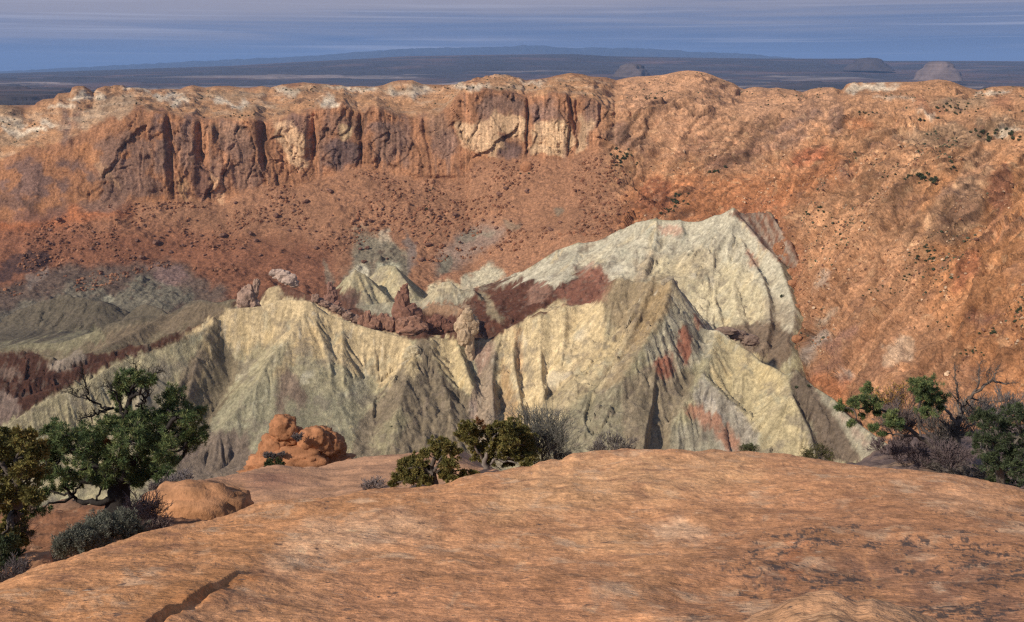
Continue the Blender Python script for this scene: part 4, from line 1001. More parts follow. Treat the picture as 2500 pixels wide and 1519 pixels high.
crag('rock_crag', [(604,728,18,20),(596,738,14,14),(612,716,12,18),(624,704,6,16),(629,692,5,10),(618,742,14,10)], 722, (.36, .24, .18), 'mottled pink-brown crag with a thin horn, left of the left summit', 'rock crag', 26, None, .45, .3)
crag('rock_crag', [(806,702,6,12),(812,716,9,14),(808,732,12,14),(800,748,12,12),(822,744,10,8)], 850, (.28, .15, .11), 'ragged brown crag right of the left summit, in the valley behind', 'rock crag', 27, None, .45, .3)
crag('rock_crag', [(1637,696,12,14),(1645,708,9,18),(1630,690,12,9),(1640,722,7,12)], 690, (.33, .27, .19), 'overhanging grey-brown crag crowning the tall rib of the near ridge', 'rock crag', 28, None, .4, .3)
crag('rock_crag', [(1010,858,16,12),(1000,872,14,12),(1016,878,14,18),(1008,900,12,12)], 676, (.50, .41, .26), 'rounded yellowish rock knob on the dark pyramid rib', 'rock knob', 30, None, .35, .25)
crag('rock_crag', [(1775,808,20,8),(1800,818,18,10),(1830,830,18,12)], 690, (.24, .165, .125), 'dark rock band below the saddle between the two white hills', 'rock crag', 31, None, .35, .3)
for i, (u, v, r, lb) in enumerate([(1928,664,11,'upper rounded orange boulder at the right foot of the back hill'), (1934,692,10,'orange boulder just under another at the right foot of the back hill'), (1922,622,7,'small orange boulder high on the right edge of the back hill'), (1942,824,10,'pale orange boulder in the gully right of the white hills'), (1945,745,6,'small red boulder in the gully, midway down'), (1285,404,13,'dark red block below the vertical crack in the pale cliff')]):
    p = wallF.at(u, v)
    R = r * p[1] * 1.05 / F
    o = link('boulder', rock_mesh('boulder', [((0, 0, 0), (R, R * .9, R * .85))], (.37, .17, .085), 40 + i, 3, .3, .2), M_CRAG)
    o.location = p; tag(o, lb, 'boulder')

rs = np.random.RandomState(5)
bvars = [rock_mesh('talus_boulder', [((0, 0, 0), (1, .9, .75))], (.19, .10, .07), 60 + i, 2, .45, .3, .35, True) for i in range(5)]
for b_ in bvars: b_.materials.append(M_CRAG)
cnt = 0
for k in range(400):
    u = rs.uniform(120, 1460); v = rs.uniform(430, 640)
    lo_v = curve(CBASE, u) + 8
    if v < lo_v or cnt >= 130: continue
    if rs.rand() > np.interp(u, [0, 350, 700, 1460], [.2, 1, 1, .35]): continue
    p = wallF.at(u, v)
    o = bpy.data.objects.new('boulder', bvars[cnt % 5]); COL.objects.link(o)
    s = rs.choice([1.6, 2.0, 2.6, 3.4, 4.8], p=[.3, .3, .22, .13, .05])
    o.location = p + np.array((0, -.5, s * .35)); o.scale = (s, s * rs.uniform(.7, 1.1), s * rs.uniform(.6, 1)); o.rotation_euler = (rs.uniform(-.4, .4), rs.uniform(-.4, .4), rs.uniform(0, 6))
    tag(o, 'dark angular boulder scattered on the red talus below the cliff', 'boulder', 'boulders on the red talus'); cnt += 1

def scatter(name, n, sel, size, cols, verts0, faces0, seed, kind_label, sx=1.0, mat=None):
    rs = np.random.RandomState(seed)
    idx = np.argwhere(sel); pick = idx[rs.randint(0, len(idx), n)]
    p = wallP[pick[:, 0], pick[:, 1]]
    sz = size[0] + (size[1] - size[0]) * rs.rand(n) ** 3
    m = len(verts0)
    V = verts0[None] * (1 + rs.uniform(-.3, .3, (n, m, 1)))
    th = rs.uniform(0, 6.28, n); c, s_ = np.cos(th)[:, None], np.sin(th)[:, None]
    V = np.stack([V[..., 0] * c - V[..., 1] * s_, V[..., 0] * s_ + V[..., 1] * c, V[..., 2] * .8], -1)
    V = V * sz[:, None, None] + p[:, None]
    V[..., 2] += sz[:, None] * .25
    Fa = (faces0[None] + (np.arange(n) * m)[:, None, None]).reshape(-1, faces0.shape[1])
    cc = np.array(cols)[rs.randint(0, len(cols), n)] * rs.uniform(.7, 1.25, (n, 1))
    return tag(link(name, mesh_arrays(name, V.reshape(-1, 3), Fa, np.repeat(cc, m, 0), False), mat), kind='stuff')
_v, _f = ico(1)
uw, vw = proj(wallP)
inview = (uw > -150) & (uw < 2650)
dens = fbm(wallP[..., 0] / 60, wallP[..., 1] / 60, None, 3)
scatter('rubble', 5200, inview & (q2 > 3.02) & (q2 < 4.6) & (dens > .03) & (uu < 1560), (.4, 2.8), [(.25, .11, .06), (.30, .14, .075), (.21, .10, .06), (.32, .16, .09)], _v, _f, 1, '', mat=M_CRAG)
scatter('slope_rubble', 5200, inview & (q2 > 2.3) & (q2 < 5.1) & (dens > .06) & (uu > 1560), (.3, 1.5), [(.30, .14, .075), (.45, .25, .13), (.20, .10, .065), (.58, .40, .26)], _v, _f, 2, '', mat=M_CRAG)
scatter('scrub', 2300, inview & (q2 > 1.02) & (((q2 < 1.85) & (dens > .05)) | ((q2 < 5) & (uu > 1950) & (dens > .22))), (.5, 1.5), [(.085, .095, .05), (.11, .115, .07), (.065, .075, .04)], _v, _f, 3, '', mat=M_LEAF)

# loose stones on the soil bench
svars = [rock_mesh('stone', [((0, 0, 0), (1, .8, .45))], (.40, .22, .13), 80 + i, 2, .3, .2, .3, True) for i in range(4)]
for b_ in svars: b_.materials.append(M_NEARROCK)
for i, (u, v, s) in enumerate([(238,1312,.11),(222,1320,.07),(90,1338,.16),(118,1345,.10),(150,1332,.07),(60,1330,.06),(128,1318,.05),(95,1300,.06),(160,1290,.05),(75,1372,.3),(100,1378,.22),(130,1352,.12),(50,1385,.1),(180,1345,.08),(210,1338,.06)]):
    o = bpy.data.objects.new('stone', svars[i % 4]); COL.objects.link(o)
    o.location = lfF.at(u, v); o.scale = (s, s, s); o.rotation_euler = (0, 0, i * 1.3)
    tag(o, 'small peach sandstone stone lying on the red soil under the left trees', 'stone', 'stones on the red soil')
crag('sandstone_boulder', [(478,1262,112,74),(560,1262,50,50),(410,1268,50,56),(520,1262,90,62)], 27, (.45, .225, .115), 'big smooth orange sandstone boulder with a broken right end, beside the left pinyon', 'boulder', 57, M_NEARROCK, .16, .2, .6, .35)
o = crag('rock_ledge', [(150,1243,42,8),(180,1240,26,8),(120,1250,22,7)], 25.2, (.27, .15, .09), 'low flat brown rock ledge at the edge of the soil, left of the thick trunk', 'rock ledge', 51, M_NEARROCK, .18, .15, 1.2)
o = crag('rock_ledge', [(75,1376,44,10),(45,1382,30,9)], 15.5, (.36, .18, .095), 'flat red rock ledge lying below the stones at the left edge', 'rock ledge', 52, M_NEARROCK, .18, .15, 1.2)

# ================================================================== PLANTS
class MB:
    def __init__(s): s.V = []; s.F = []; s.C = []; s.n = 0
    def add(s, V, Fq, C):
        V = np.asarray(V, float).reshape(-1, 3); Fq = np.asarray(Fq)
        s.V.append(V); s.F.append(Fq + s.n); s.C.append(np.broadcast_to(np.asarray(C, float), V.shape)); s.n += len(V)
    def tube(s, pts, rad, col, sides=5):
        pts = np.asarray(pts, float); n = len(pts); rad = np.broadcast_to(rad, (n,))
        t = np.gradient(pts, axis=0); t /= np.linalg.norm(t, axis=1)[:, None] + 1e-9
        ref = np.where(np.abs(t[:, 2:3]) > .9, np.array([[1., 0, 0]]), np.array([[0, 0, 1.]]))
        a = np.cross(t, ref); a /= np.linalg.norm(a, axis=1)[:, None] + 1e-9
        b = np.cross(t, a)
        th = np.linspace(0, 2 * math.pi, sides, endpoint=False)
        V = pts[:, None] + rad[:, None, None] * (a[:, None] * np.cos(th)[None, :, None] + b[:, None] * np.sin(th)[None, :, None])
        i, j = np.meshgrid(np.arange(n - 1), np.arange(sides), indexing='ij'); j2 = (j + 1) % sides
        Fq = np.stack([i * sides + j, i * sides + j2, (i + 1) * sides + j2, (i + 1) * sides + j], -1).reshape(-1, 4)
        s.add(V, Fq, col)
    def blades(s, base, dirs, length, width, col):
        """one thin leaf-shaped quad for each base point"""
        n = len(base)
        side = np.cross(dirs, RS.normal(size=(n, 3))); side /= np.linalg.norm(side, axis=1)[:, None] + 1e-9
        L_ = np.broadcast_to(length, (n,))[:, None]; W = np.broadcast_to(width, (n,))[:, None]
        V = np.stack([base, base + dirs * L_ * .5 + side * W, base + dirs * L_, base + dirs * L_ * .5 - side * W], 1)
        s.add(V.reshape(-1, 3), np.arange(4 * n).reshape(n, 4), np.repeat(col, 4, 0))
    def build(s, name, mat, parent=None, origin=None):
        V = np.concatenate(s.V)
        if origin is not None: V = V - np.asarray(origin)
        me = mesh_arrays(name, V, np.concatenate(s.F), np.concatenate(s.C), True)
        return link(name, me, mat, parent)

RS = np.random.RandomState(12)
def unit(n):
    d = RS.normal(size=(n, 3)); return d / np.linalg.norm(d, axis=1)[:, None]
def wander(a, b, n, amp):
    a = np.asarray(a, float); b = np.asarray(b, float)
    t = np.linspace(0, 1, n)[:, None]
    L_ = np.linalg.norm(b - a)
    w = np.cumsum(RS.normal(size=(n, 3)), 0); w -= w[0]; w = w - t * w[-1]
    return a * (1 - t) + b * t + w * amp * L_ / math.sqrt(n)

PIN = dict(bl=.12, bw=.0085, nb=15, cols=[(.10,.145,.06),(.15,.19,.075),(.07,.105,.048),(.21,.23,.09)], spread=.9)
JUN = dict(bl=.10, bw=.016, nb=14, cols=[(.17,.155,.05),(.21,.18,.06),(.12,.115,.04),(.24,.19,.065)], spread=1.0)
DRK = dict(bl=.11, bw=.010, nb=14, cols=[(.06,.08,.042),(.085,.105,.05),(.045,.058,.032)], spread=.9)
YEL = dict(bl=.05, bw=.018, nb=4, cols=[(.40,.22,.04),(.32,.15,.04),(.36,.26,.08)], spread=1.2)
ORG = dict(bl=.08, bw=.010, nb=8, cols=[(.26,.12,.05),(.20,.10,.05)], spread=1.0)
SAGE = dict(bl=.06, bw=.007, nb=9, cols=[(.17,.17,.13),(.12,.13,.10),(.21,.21,.165)], spread=.7)

def foliage(mb, tw, c, r, limb_end, st, dens, twr=.007, twc=(.24,.21,.18)):
    """a clump of small branchlets ending in sprays, filling an ellipsoid"""
    ns = max(4, int(dens))
    for i in range(ns):
        d = unit(1)[0]; d[2] = d[2] * .9 + .12
        tip = c + d * r * (RS.uniform(.45, 1.05) if RS.rand() < .8 else RS.uniform(1.05, 1.35))
        st0 = limb_end + (c - limb_end) * RS.uniform(.0, .8)
        br = wander(st0, tip, 6, .12)
        tw.tube(br, np.linspace(twr, twr * .4, 6), twc, 3)
        k = RS.randint(6, 10)
        ts = RS.uniform(.45, 1.0, k); ts[0] = 1
        pos = np.stack([np.interp(ts, np.linspace(0, 1, 6), br[:, q_]) for q_ in range(3)], 1)
        pos += unit(k) * np.min(r) * .17
        nb = st['nb']
        B = np.repeat(pos, nb, 0)
        out = (pos - c); out /= np.linalg.norm(out, axis=1)[:, None] + 1e-9
        D_ = np.repeat(out * .6 + np.array((0, 0, .35)), nb, 0) + unit(k * nb) * st['spread']
        D_ /= np.linalg.norm(D_, axis=1)[:, None]
        ci = RS.randint(0, len(st['cols']), k)
        cc = np.array(st['cols'])[ci] * RS.uniform(.8, 1.25, (k, 1))
        B = B + D_ * .01
        mb.blades(B, D_, st['bl'] * RS.uniform(.6, 1.15, k * nb), st['bw'], np.repeat(cc, nb, 0))

BARKC = (.105, .085, .072)
def px(u, v, Y): return unproj(u, v, Y)

def tree(name, label, cat, Y, trunk, clusters, st, dens=1.0, limbs=(), bare=(), spread=.8, barkc=BARKC, extra=(), group=None, trad=None, seed=1):
    """trunk: [(u, v, radius m)]; clusters: (u, v, ru, rv[, dY]); limbs/bare: lists of (u, v, r) paths"""
    global RS
    RS = np.random.RandomState(seed)
    mpx = Y * 1.07 / F
    org = px(trunk[0][0], trunk[0][1], Y)
    root = empty(name, org); tag(root, label, cat, group)
    tm = MB()
    tp_ = np.array([px(u, v, Y + RS.uniform(-.1, .1) * (i > 0)) for i, (u, v, r) in enumerate(trunk)])
    n = 14; s_ = np.linspace(0, len(tp_) - 1, n)
    tpf = np.stack([np.interp(s_, np.arange(len(tp_)), tp_[:, q_]) for q_ in range(3)], 1)
    tr = np.interp(s_, np.arange(len(tp_)), [t_[2] for t_ in trunk])
    tpf[1:-1] += RS.normal(size=(n - 2, 3)) * tr[1:-1, None] * .15
    tr = tr * (1 + RS.uniform(-.12, .12, n))
    tm.tube(np.vstack([tpf[0] - np.array((0, 0, .3)), tpf]), np.concatenate([[tr[0] * 1.25], tr]), barkc, 9)
    tm.build('trunk', M_BARK, root, org)
    bm_ = MB(); cm = MB(); twm = MB()
    nodes = [tpf[i] for i in range(n // 2, n)]
    for path in limbs:
        pts = np.array([px(u, v, Y + RS.uniform(-.25, .25)) for u, v, r in path]); m = len(pts) * 4
        s_ = np.linspace(0, len(pts) - 1, m)
        q_ = np.stack([np.interp(s_, np.arange(len(pts)), pts[:, k]) for k in range(3)], 1)
        rr_ = np.interp(s_, np.arange(len(pts)), [t_[2] for t_ in path])
        q_ += RS.normal(size=q_.shape) * rr_[:, None] * .35
        bm_.tube(q_, rr_, barkc, 6)
        nodes += list(q_[m // 3:])
    nodes = np.array(nodes)
    for cl_ in clusters:
        u, v, ru, rv = cl_[:4]
        dY = cl_[4] if len(cl_) > 4 else RS.uniform(-.5, .5) * spread
        c = px(u, v, Y + dY); r = np.array((ru, (ru + rv) * .5, rv)) * mpx
        dn = np.linalg.norm(nodes - c, axis=1) + np.maximum(0, nodes[:, 2] - c[2]) * 1.5
        a = nodes[np.argmin(dn)]
        L_ = np.linalg.norm(c - a)
        lb = wander(a, c, 9, .16)
        r0 = min(.055, .014 + L_ * .03)
        bm_.tube(lb, np.linspace(r0, r0 * .4, 9), barkc, 5)
        area = ru * rv * mpx * mpx
        foliage(cm, twm, c, r * RS.uniform(.85, 1.15, 3), lb[-3], st, 5 + area * 125 * dens)
    for path in bare:
        pts = np.array([px(u, v, Y + RS.uniform(-.3, .3)) for u, v, r in path]); m = len(pts) * 4
        s_ = np.linspace(0, len(pts) - 1, m)
        q_ = np.stack([np.interp(s_, np.arange(len(pts)), pts[:, k]) for k in range(3)], 1)
        rr_ = np.interp(s_, np.arange(len(pts)), [t_[2] for t_ in path])
        q_ += RS.normal(size=q_.shape) * .018
        bm_.tube(q_, rr_, barkc, 5)
        for k in range(m * 2):
            i = RS.randint(m // 4, m); d = unit(1)[0] + np.array((0, 0, .4)) + (q_[-1] - q_[0]) / np.linalg.norm(q_[-1] - q_[0]) * .5
            d /= np.linalg.norm(d); l = RS.uniform(.12, .4) * (1.1 - i / m * .5)
            w_ = wander(q_[i], q_[i] + d * l, 6, .22); bm_.tube(w_, np.linspace(max(.005, rr_[i] * .45), .0025, 6), barkc, 4)
            for e in range(2):
                j = RS.randint(2, 6); d2_ = d + unit(1)[0] * .9; bm_.tube(wander(w_[j], w_[j] + d2_ * l * .35, 4, .2), np.linspace(.004, .002, 4), barkc, 3)
    for (u, v, ru, rv, sty, dn_) in extra:
        c = px(u, v, Y + RS.uniform(-.2, .2)); r = np.array((ru, (ru + rv) * .5, rv)) * mpx
        foliage(cm, twm, c, r, c - np.array((0, 0, r[2])), sty, dn_)
    if twm.n: bm_.V += twm.V; bm_.F += [f_ + bm_.n for f_ in twm.F]; bm_.C += twm.C
    if bm_.n or twm.n: bm_.build('branches', M_BARK, root, org)
    if cm.n: cm.build('crown', M_LEAF, root, org)
    return root

def twig_shrub(name, label, cat, base, H, W, nst, col, seed=1, leaf=None, up=.9, levels=4, r0=.012, dens=1, group=None, lean=(0, 0)):
    global RS
    RS = np.random.RandomState(seed)
    root = empty(name, base); tag(root, label, cat, group)
    mb = MB(); lf = MB(); tips = []
    rmin = float(np.linalg.norm(base)) / 996 * .17
    def grow(p, d, l, r, lev):
        e = p + d * l
        pts = wander(p, e, 5, .10)
        mb.tube(pts, np.maximum(np.linspace(r, r * .62, 5), rmin), np.array(col) * RS.uniform(.7, 1.3), 3)
        if lev == 0: tips.append((e, d)); return
        for k in range(RS.randint(2, 5 if lev > 1 else 4)):
            q_ = pts[RS.randint(2, 5)] if k else pts[-1]
            nd = d + unit(1)[0] * .55 + np.array((0, 0, .08)); nd /= np.linalg.norm(nd)
            grow(q_, nd, l * RS.uniform(.55, .85), r * .6, lev - 1)
    for i in range(nst):
        a = RS.uniform(0, 2 * math.pi); s_ = RS.uniform(0, 1) ** .5
        d = np.array((math.cos(a) * s_ * W / H * .9 + lean[0], math.sin(a) * s_ * W / H * .9, up)); 
        b0 = np.array((math.cos(a), math.sin(a), 0)) * s_ * W * .18
        sc = H * .55 / (levels * .32 + .2)
        d /= np.linalg.norm(d)
        grow(b0, d, sc * RS.uniform(.7, 1.1), r0, levels)
    mb.build('stems', M_TWIG, root)
    if leaf:
        for e, d in tips:
            nb = leaf['nb']; D_ = d[None] * .8 + unit(nb) * leaf['spread']; D_ /= np.linalg.norm(D_, axis=1)[:, None]
            cc = np.array(leaf['cols'])[RS.randint(0, len(leaf['cols']), nb)] * RS.uniform(.8, 1.2, (nb, 1))
            lf.blades(e + RS.normal(size=(nb, 3)) * .02, D_, leaf['bl'] * RS.uniform(.6, 1.1, nb), leaf['bw'], cc)
        lf.build('leaves', M_LEAF, root)
    return root

# --- the pinyon at the left
tree('pinyon_tree', 'bushy green pinyon with a thick shade-darkened trunk and bare top branches, left of the outcrop', 'tree', 22,
     [(288,1262,.34),(286,1235,.31),(290,1205,.25),(295,1170,.2),(300,1130,.14),(302,1080,.1),(305,1020,.07),(318,970,.05)],
     [(411,975,32,30),(441,1000,46,38),(474,1018,34,36),(500,1056,14,12),(441,1072,46,42),(386,1034,56,42),(331,1034,50,40),(287,1030,42,36),(257,1042,28,30),(312,1082,56,44),(367,1094,56,44),(404,1112,40,36),(276,1132,46,36),(331,1148,48,34),(375,1140,36,30),(300,1176,46,16),(260,1180,30,12),(335,1180,30,12),(170,1185,30,14),(140,1075,34,22),(110,1110,22,30),(350,1168,34,14),(260,1165,30,16),(385,1155,24,14),(470,1065,26,30),
      (129,1045,24,20),(162,1058,38,24),(198,1062,40,28),(228,1075,38,32),(147,1092,40,32),(191,1107,46,34),(228,1128,40,34),(126,1122,26,34),(165,1152,36,28),(121,1162,26,22),(206,1158,38,26),(240,1160,30,24),(92,1245,24,14),(110,1195,20,18),(245,1095,30,30),
      (320,925,22,18),(296,938,20,18),(365,928,18,16),(331,955,26,20),(280,962,16,14),(345,935,16,12)],
     PIN, .95,
     limbs=[[(295,1180,.11),(330,1178,.08),(372,1158,.07),(405,1144,.06),(440,1122,.045),(455,1100,.035),(458,1080,.02)],
            [(285,1215,.09),(250,1225,.08),(205,1228,.06),(184,1217,.045),(160,1192,.03)],
            [(285,1190,.13),(260,1160,.1),(230,1130,.08),(190,1110,.06),(150,1090,.04)],
            [(292,1180,.12),(330,1120,.09),(380,1070,.07),(430,1020,.05)],
            [(290,1190,.1),(240,1180,.08),(180,1170,.05),(130,1150,.03)]],
     bare=[[(275,1000,.035),(264,998,.03),(235,1010,.028),(215,1018,.022),(198,1022,.012)], [(262,998,.025),(235,985,.024),(212,972,.022),(212,945,.018),(204,918,.012),(199,898,.007)], [(212,975,.016),(190,970,.014),(175,962,.01),(170,940,.006)],
           [(318,970,.04),(325,940,.03),(332,912,.02),(330,885,.01)], [(330,990,.03),(356,985,.03),(356,945,.022),(375,915,.014),(392,905,.007)], [(300,1000,.03),(285,970,.024),(272,948,.016),(250,940,.008)], [(345,1000,.03),(352,960,.02),(362,900,.009)]],
     spread=1.6, extra=[(262,1080,5,5,ORG,2),(268,1090,7,5,ORG,3)], seed=4, barkc=(.032,.027,.025))  # bark colour darkened to carry the shade on trunk and limbs

# --- olive juniper at the left edge
tree('juniper_tree', 'yellow-olive juniper cut off by the left edge of the picture', 'tree', 19,
     [(20,1390,.16),(15,1340,.15),(25,1290,.13),(40,1240,.11),(45,1180,.09),(40,1120,.06)],
     [(20,1062,34,24),(62,1068,32,26),(88,1098,28,34),(40,1105,40,34),(-5,1095,40,40),(5,1140,40,36),(70,1140,36,36),(35,1165,40,34),(88,1160,24,34),(60,1205,38,32),(5,1200,36,34),(85,1215,24,30),(15,1240,34,30),(50,1252,30,24),(-40,1150,50,50),(-50,1230,50,50),(-70,1080,40,40),(20,1290,38,28),(55,1310,20,20),(-20,1330,40,30),(30,1340,26,18)],
     JUN, 1.1, spread=1.3, seed=9, limbs=[[(45,1180,.06),(10,1140,.05),(-20,1110,.03)]], bare=[[(30,1150,.012),(45,1170,.01),(40,1190,.006)], [(20,1300,.012),(50,1298,.01),(70,1302,.006)]])
tree('juniper_tree', 'dark low conifer at the left edge, below the olive juniper', 'tree', 15.5,
     [(-30,1440,.1),(-25,1390,.09),(-20,1350,.06)], [(0,1330,34,24),(30,1350,24,18),(-30,1350,44,40),(10,1385,22,22),(-20,1410,40,30)], DRK, 1.1, seed=10)

# --- the two junipers in the middle
tree('juniper_tree', 'sprawling dark juniper in two lobes, left of the rounder one at mid-picture', 'tree', 30,
     [(1062,1180,.11),(1060,1165,.10),(1052,1140,.08),(1062,1118,.06)],
     [(1091,1088,24,15),(1109,1103,17,16),(1061,1092,20,14),(1040,1104,14,11),(1014,1118,15,12),(988,1140,24,18),(1018,1142,26,20),(981,1168,24,16),(1014,1172,28,17),(957,1182,13,9),(1043,1176,18,12),(1092,1132,22,22),(1088,1155,20,14),(1130,1160,17,10),(1102,1170,20,10),(1158,1155,8,5),(1072,1112,20,12),(1000,1155,30,18),(1040,1150,12,18)],
     JUN, 1.8, limbs=[[(1060,1160,.06),(1040,1145,.05),(1010,1140,.035)], [(1058,1150,.06),(1072,1130,.05),(1085,1105,.03)]], seed=14, spread=1.0, bare=[[(1040,1120,.012),(1046,1135,.01)]])
tree('juniper_tree', 'round olive-green juniper with a few bleached dead limbs, just behind the sandstone crest', 'tree', 36,
     [(1195,1168,.13),(1188,1150,.13),(1184,1130,.1),(1190,1100,.08),(1205,1075,.05)],
     [(1142,1041,22,15),(1131,1062,20,18),(1153,1072,22,20),(1193,1056,24,18),(1226,1041,26,16),(1255,1041,24,16),(1277,1063,26,22),(1295,1089,20,20),(1244,1074,30,24),(1207,1085,28,22),(1171,1096,24,18),(1171,1116,22,14),(1226,1107,28,20),(1273,1111,28,18),(1297,1120,16,16),(1193,1125,20,12),(1240,1128,24,12),(1286,1135,14,8),(1160,1050,16,12),(1210,1060,26,18),(1262,1090,24,22)],
     JUN, 2.0, limbs=[[(1188,1140,.07),(1215,1115,.06),(1250,1085,.04)], [(1186,1135,.06),(1165,1100,.045),(1145,1065,.03)]],
     bare=[[(1200,1062,.022),(1208,1046,.018),(1200,1030,.012),(1196,1014,.006)], [(1206,1050,.014),(1216,1036,.01),(1212,1018,.006)], [(1165,1082,.02),(1172,1070,.014),(1160,1056,.008)], [(1225,1150,.02),(1215,1140,.016),(1205,1136,.008)], [(1255,1145,.02),(1275,1136,.014),(1292,1120,.008)]],
     extra=[(1171,1028,12,10,ORG,14),(1183,1042,8,8,ORG,8),(1258,1122,16,6,ORG,8)], seed=15, spread=1.2, barkc=(.20,.17,.15))

# --- right-hand trees
tree('pinyon_tree', 'sparse crooked pinyon with bright green tufts, right of the white hills', 'tree', 31,
     [(2345,1150,.16),(2338,1130,.15),(2325,1115,.12),(2300,1100,.10)],
     [(2065,994,22,13),(2089,984,20,11),(2116,950,16,17),(2112,976,18,14),(2142,985,16,14),(2045,998,8,7),(2257,936,30,20),(2248,956,26,20),(2272,958,30,20),(2297,975,24,17),(2257,985,28,24),(2263,1006,20,17),(2236,930,14,10),(2172,1018,18,18),(2182,1040,16,14),(2195,1034,10,10),(2140,1008,10,10),(2078,1036,12,8),(2134,1047,14,9),(2150,1060,9,6),(2100,1018,8,4),(2120,995,12,10),(2300,1000,10,10)],
     PIN, 1.25, limbs=[[(2325,1123,.10),(2300,1105,.09),(2271,1085,.085),(2231,1056,.075),(2205,1040,.06),(2180,1015,.05),(2150,1001,.04),(2110,998,.03),(2070,996,.015)],
                        [(2285,1095,.07),(2272,1060,.065),(2250,1045,.05),(2236,1010,.045),(2250,975,.03)], [(2250,1068,.04),(2240,1040,.04),(2262,1020,.03),(2285,1000,.02)]],
     seed=20, spread=1.6, barkc=(.10,.08,.07))
tree('dead_tree', 'bare grey snag reaching up and right, behind the green tufted pinyon', 'tree', 33,
     [(2340,1150,.15),(2337,1100,.14),(2335,1050,.12),(2340,1020,.10)], [], PIN, 1,
     limbs=[[(2340,1030,.09),(2351,1000,.075),(2366,972,.06),(2396,945,.05),(2425,928,.035),(2455,938,.02)], [(2336,1040,.07),(2318,1010,.055),(2300,985,.04)]],
     bare=[[(2345,1010,.05),(2338,975,.04),(2336,945,.03),(2331,915,.02),(2330,890,.008)], [(2380,955,.04),(2392,930,.03),(2388,905,.02),(2395,885,.008)], [(2400,944,.04),(2425,925,.03),(2432,905,.018),(2440,890,.008)], [(2425,930,.03),(2455,938,.02),(2480,935,.008)], [(2366,972,.035),(2404,980,.028),(2444,978,.016),(2470,985,.007)], [(2351,995,.03),(2330,970,.02),(2310,950,.008)], [(2360,980,.03),(2375,1000,.02),(2400,1010,.01)], [(2415,936,.02),(2410,915,.014),(2418,898,.006)],
           [(2336,1050,.04),(2310,1040,.03),(2290,1020,.018),(2285,1000,.008)], [(2336,1060,.04),(2365,1040,.03),(2395,1030,.018),(2420,1035,.008)]],
     seed=21, barkc=(.13,.105,.09))
tree('juniper_tree', 'dense dark juniper at the right edge, in front of the orange slope', 'tree', 27,
     [(2455,1250,.16),(2450,1200,.15),(2440,1150,.12),(2430,1100,.09)],
     [(2382,1008,16,14),(2392,1030,22,18),(2420,1010,26,18),(2436,1040,34,26),(2470,1015,26,22),(2400,1060,30,24),(2440,1080,40,30),(2480,1060,36,34),(2490,1020,24,20),(2400,1100,30,22),(2440,1125,40,28),(2480,1110,40,34),(2490,1160,36,34),(2430,1160,40,26),(2450,1195,34,24),(2500,1200,36,30),(2540,1080,40,50),(2550,1150,50,50),(2404,1130,24,20),(2380,1080,14,16),(2475,998,16,10),(2515,1005,20,14)],
     DRK, .55, limbs=[[(2440,1140,.07),(2470,1100,.05),(2490,1060,.03)]], bare=[[(2400,1110,.014),(2430,1095,.014),(2460,1100,.01),(2490,1116,.006)], [(2410,1150,.012),(2425,1130,.012),(2438,1120,.006)], [(2440,1085,.012),(2455,1100,.01),(2480,1108,.006)], [(2412,1145,.01),(2410,1125,.008)], [(2480,1200,.012),(2487,1170,.01),(2484,1150,.005)]],
     seed=22, spread=2.2, barkc=(.14,.12,.10))
b0 = px(2190, 1050, 37); twig_shrub('bush', 'thin bush with sparse yellow-orange autumn leaves above purple-grey twigs', 'bush', b0, 2.0, 1.15, 12, (.15,.10,.09), 31, YEL, 1.0, 4, .014)
for i, (u, v, Y, H, W, lb) in enumerate([(2200,1125,29,.75,.85,'purple-grey leafless brush just over the crest, left end of the right-hand thicket'), (2255,1140,28,.8,.8,'purple-grey leafless brush over the crest, below the leaning pinyon limb'), (2310,1155,27,.8,.9,'tangled grey-brown dead brush below the bare snag'), (2362,1168,26,.65,.8,'tangled grey dead brush left of the dark juniper foot'), (2160,1105,36,.8,.9,'low purplish brush at the bottom of the grey hill flank'), (2230,1095,36,.7,.9,'purplish brush in the hollow beside the pinyon limb'), (2300,1110,34,.7,.8,'brown leafless brush around the pinyon foot')]):
    p = rgF.at(u, v); twig_shrub('dead_shrub', lb, 'shrub', p, H, W, 20, [(.17,.125,.125), (.20,.17,.15)][i in (2, 3)], 40 + i, None, .7, 4, .010)
for i, (u, v, Y, H, W, c, lb) in enumerate([(2195,1062,34,1.5,1.1,(.17,.13,.12),'tall reddish-grey bare brush under the yellow bush, behind the pinyon limb'), (2290,1085,33.5,1.5,1.0,(.15,.13,.12),'tall grey bare brush between the pinyon and the snag trunk'), (2395,1060,34,1.6,1.3,(.17,.15,.14),'wide grey bare brush behind the snag, above the dark juniper'), (2450,1020,36,1.3,1.2,(.18,.16,.15),'pale grey bare brush above the dark juniper at the right edge'), (2320,1130,29,1.0,1.0,(.16,.12,.12),'dense brown brush around the snag trunk base')]):
    twig_shrub('dead_shrub', lb, 'shrub', px(u, v + 14, Y), H, W, 26, c, 140 + i, None, .85, 4, .012)
p = rgF.at(2400, 1175); twig_shrub('shrub', 'small olive shrub over the crest, at the foot of the dark juniper', 'shrub', p, .5, .4, 14, (.14,.12,.08), 52, dict(bl=.06, bw=.010, nb=10, cols=[(.14,.13,.06),(.10,.10,.045)], spread=.9), .9, 3, .008)

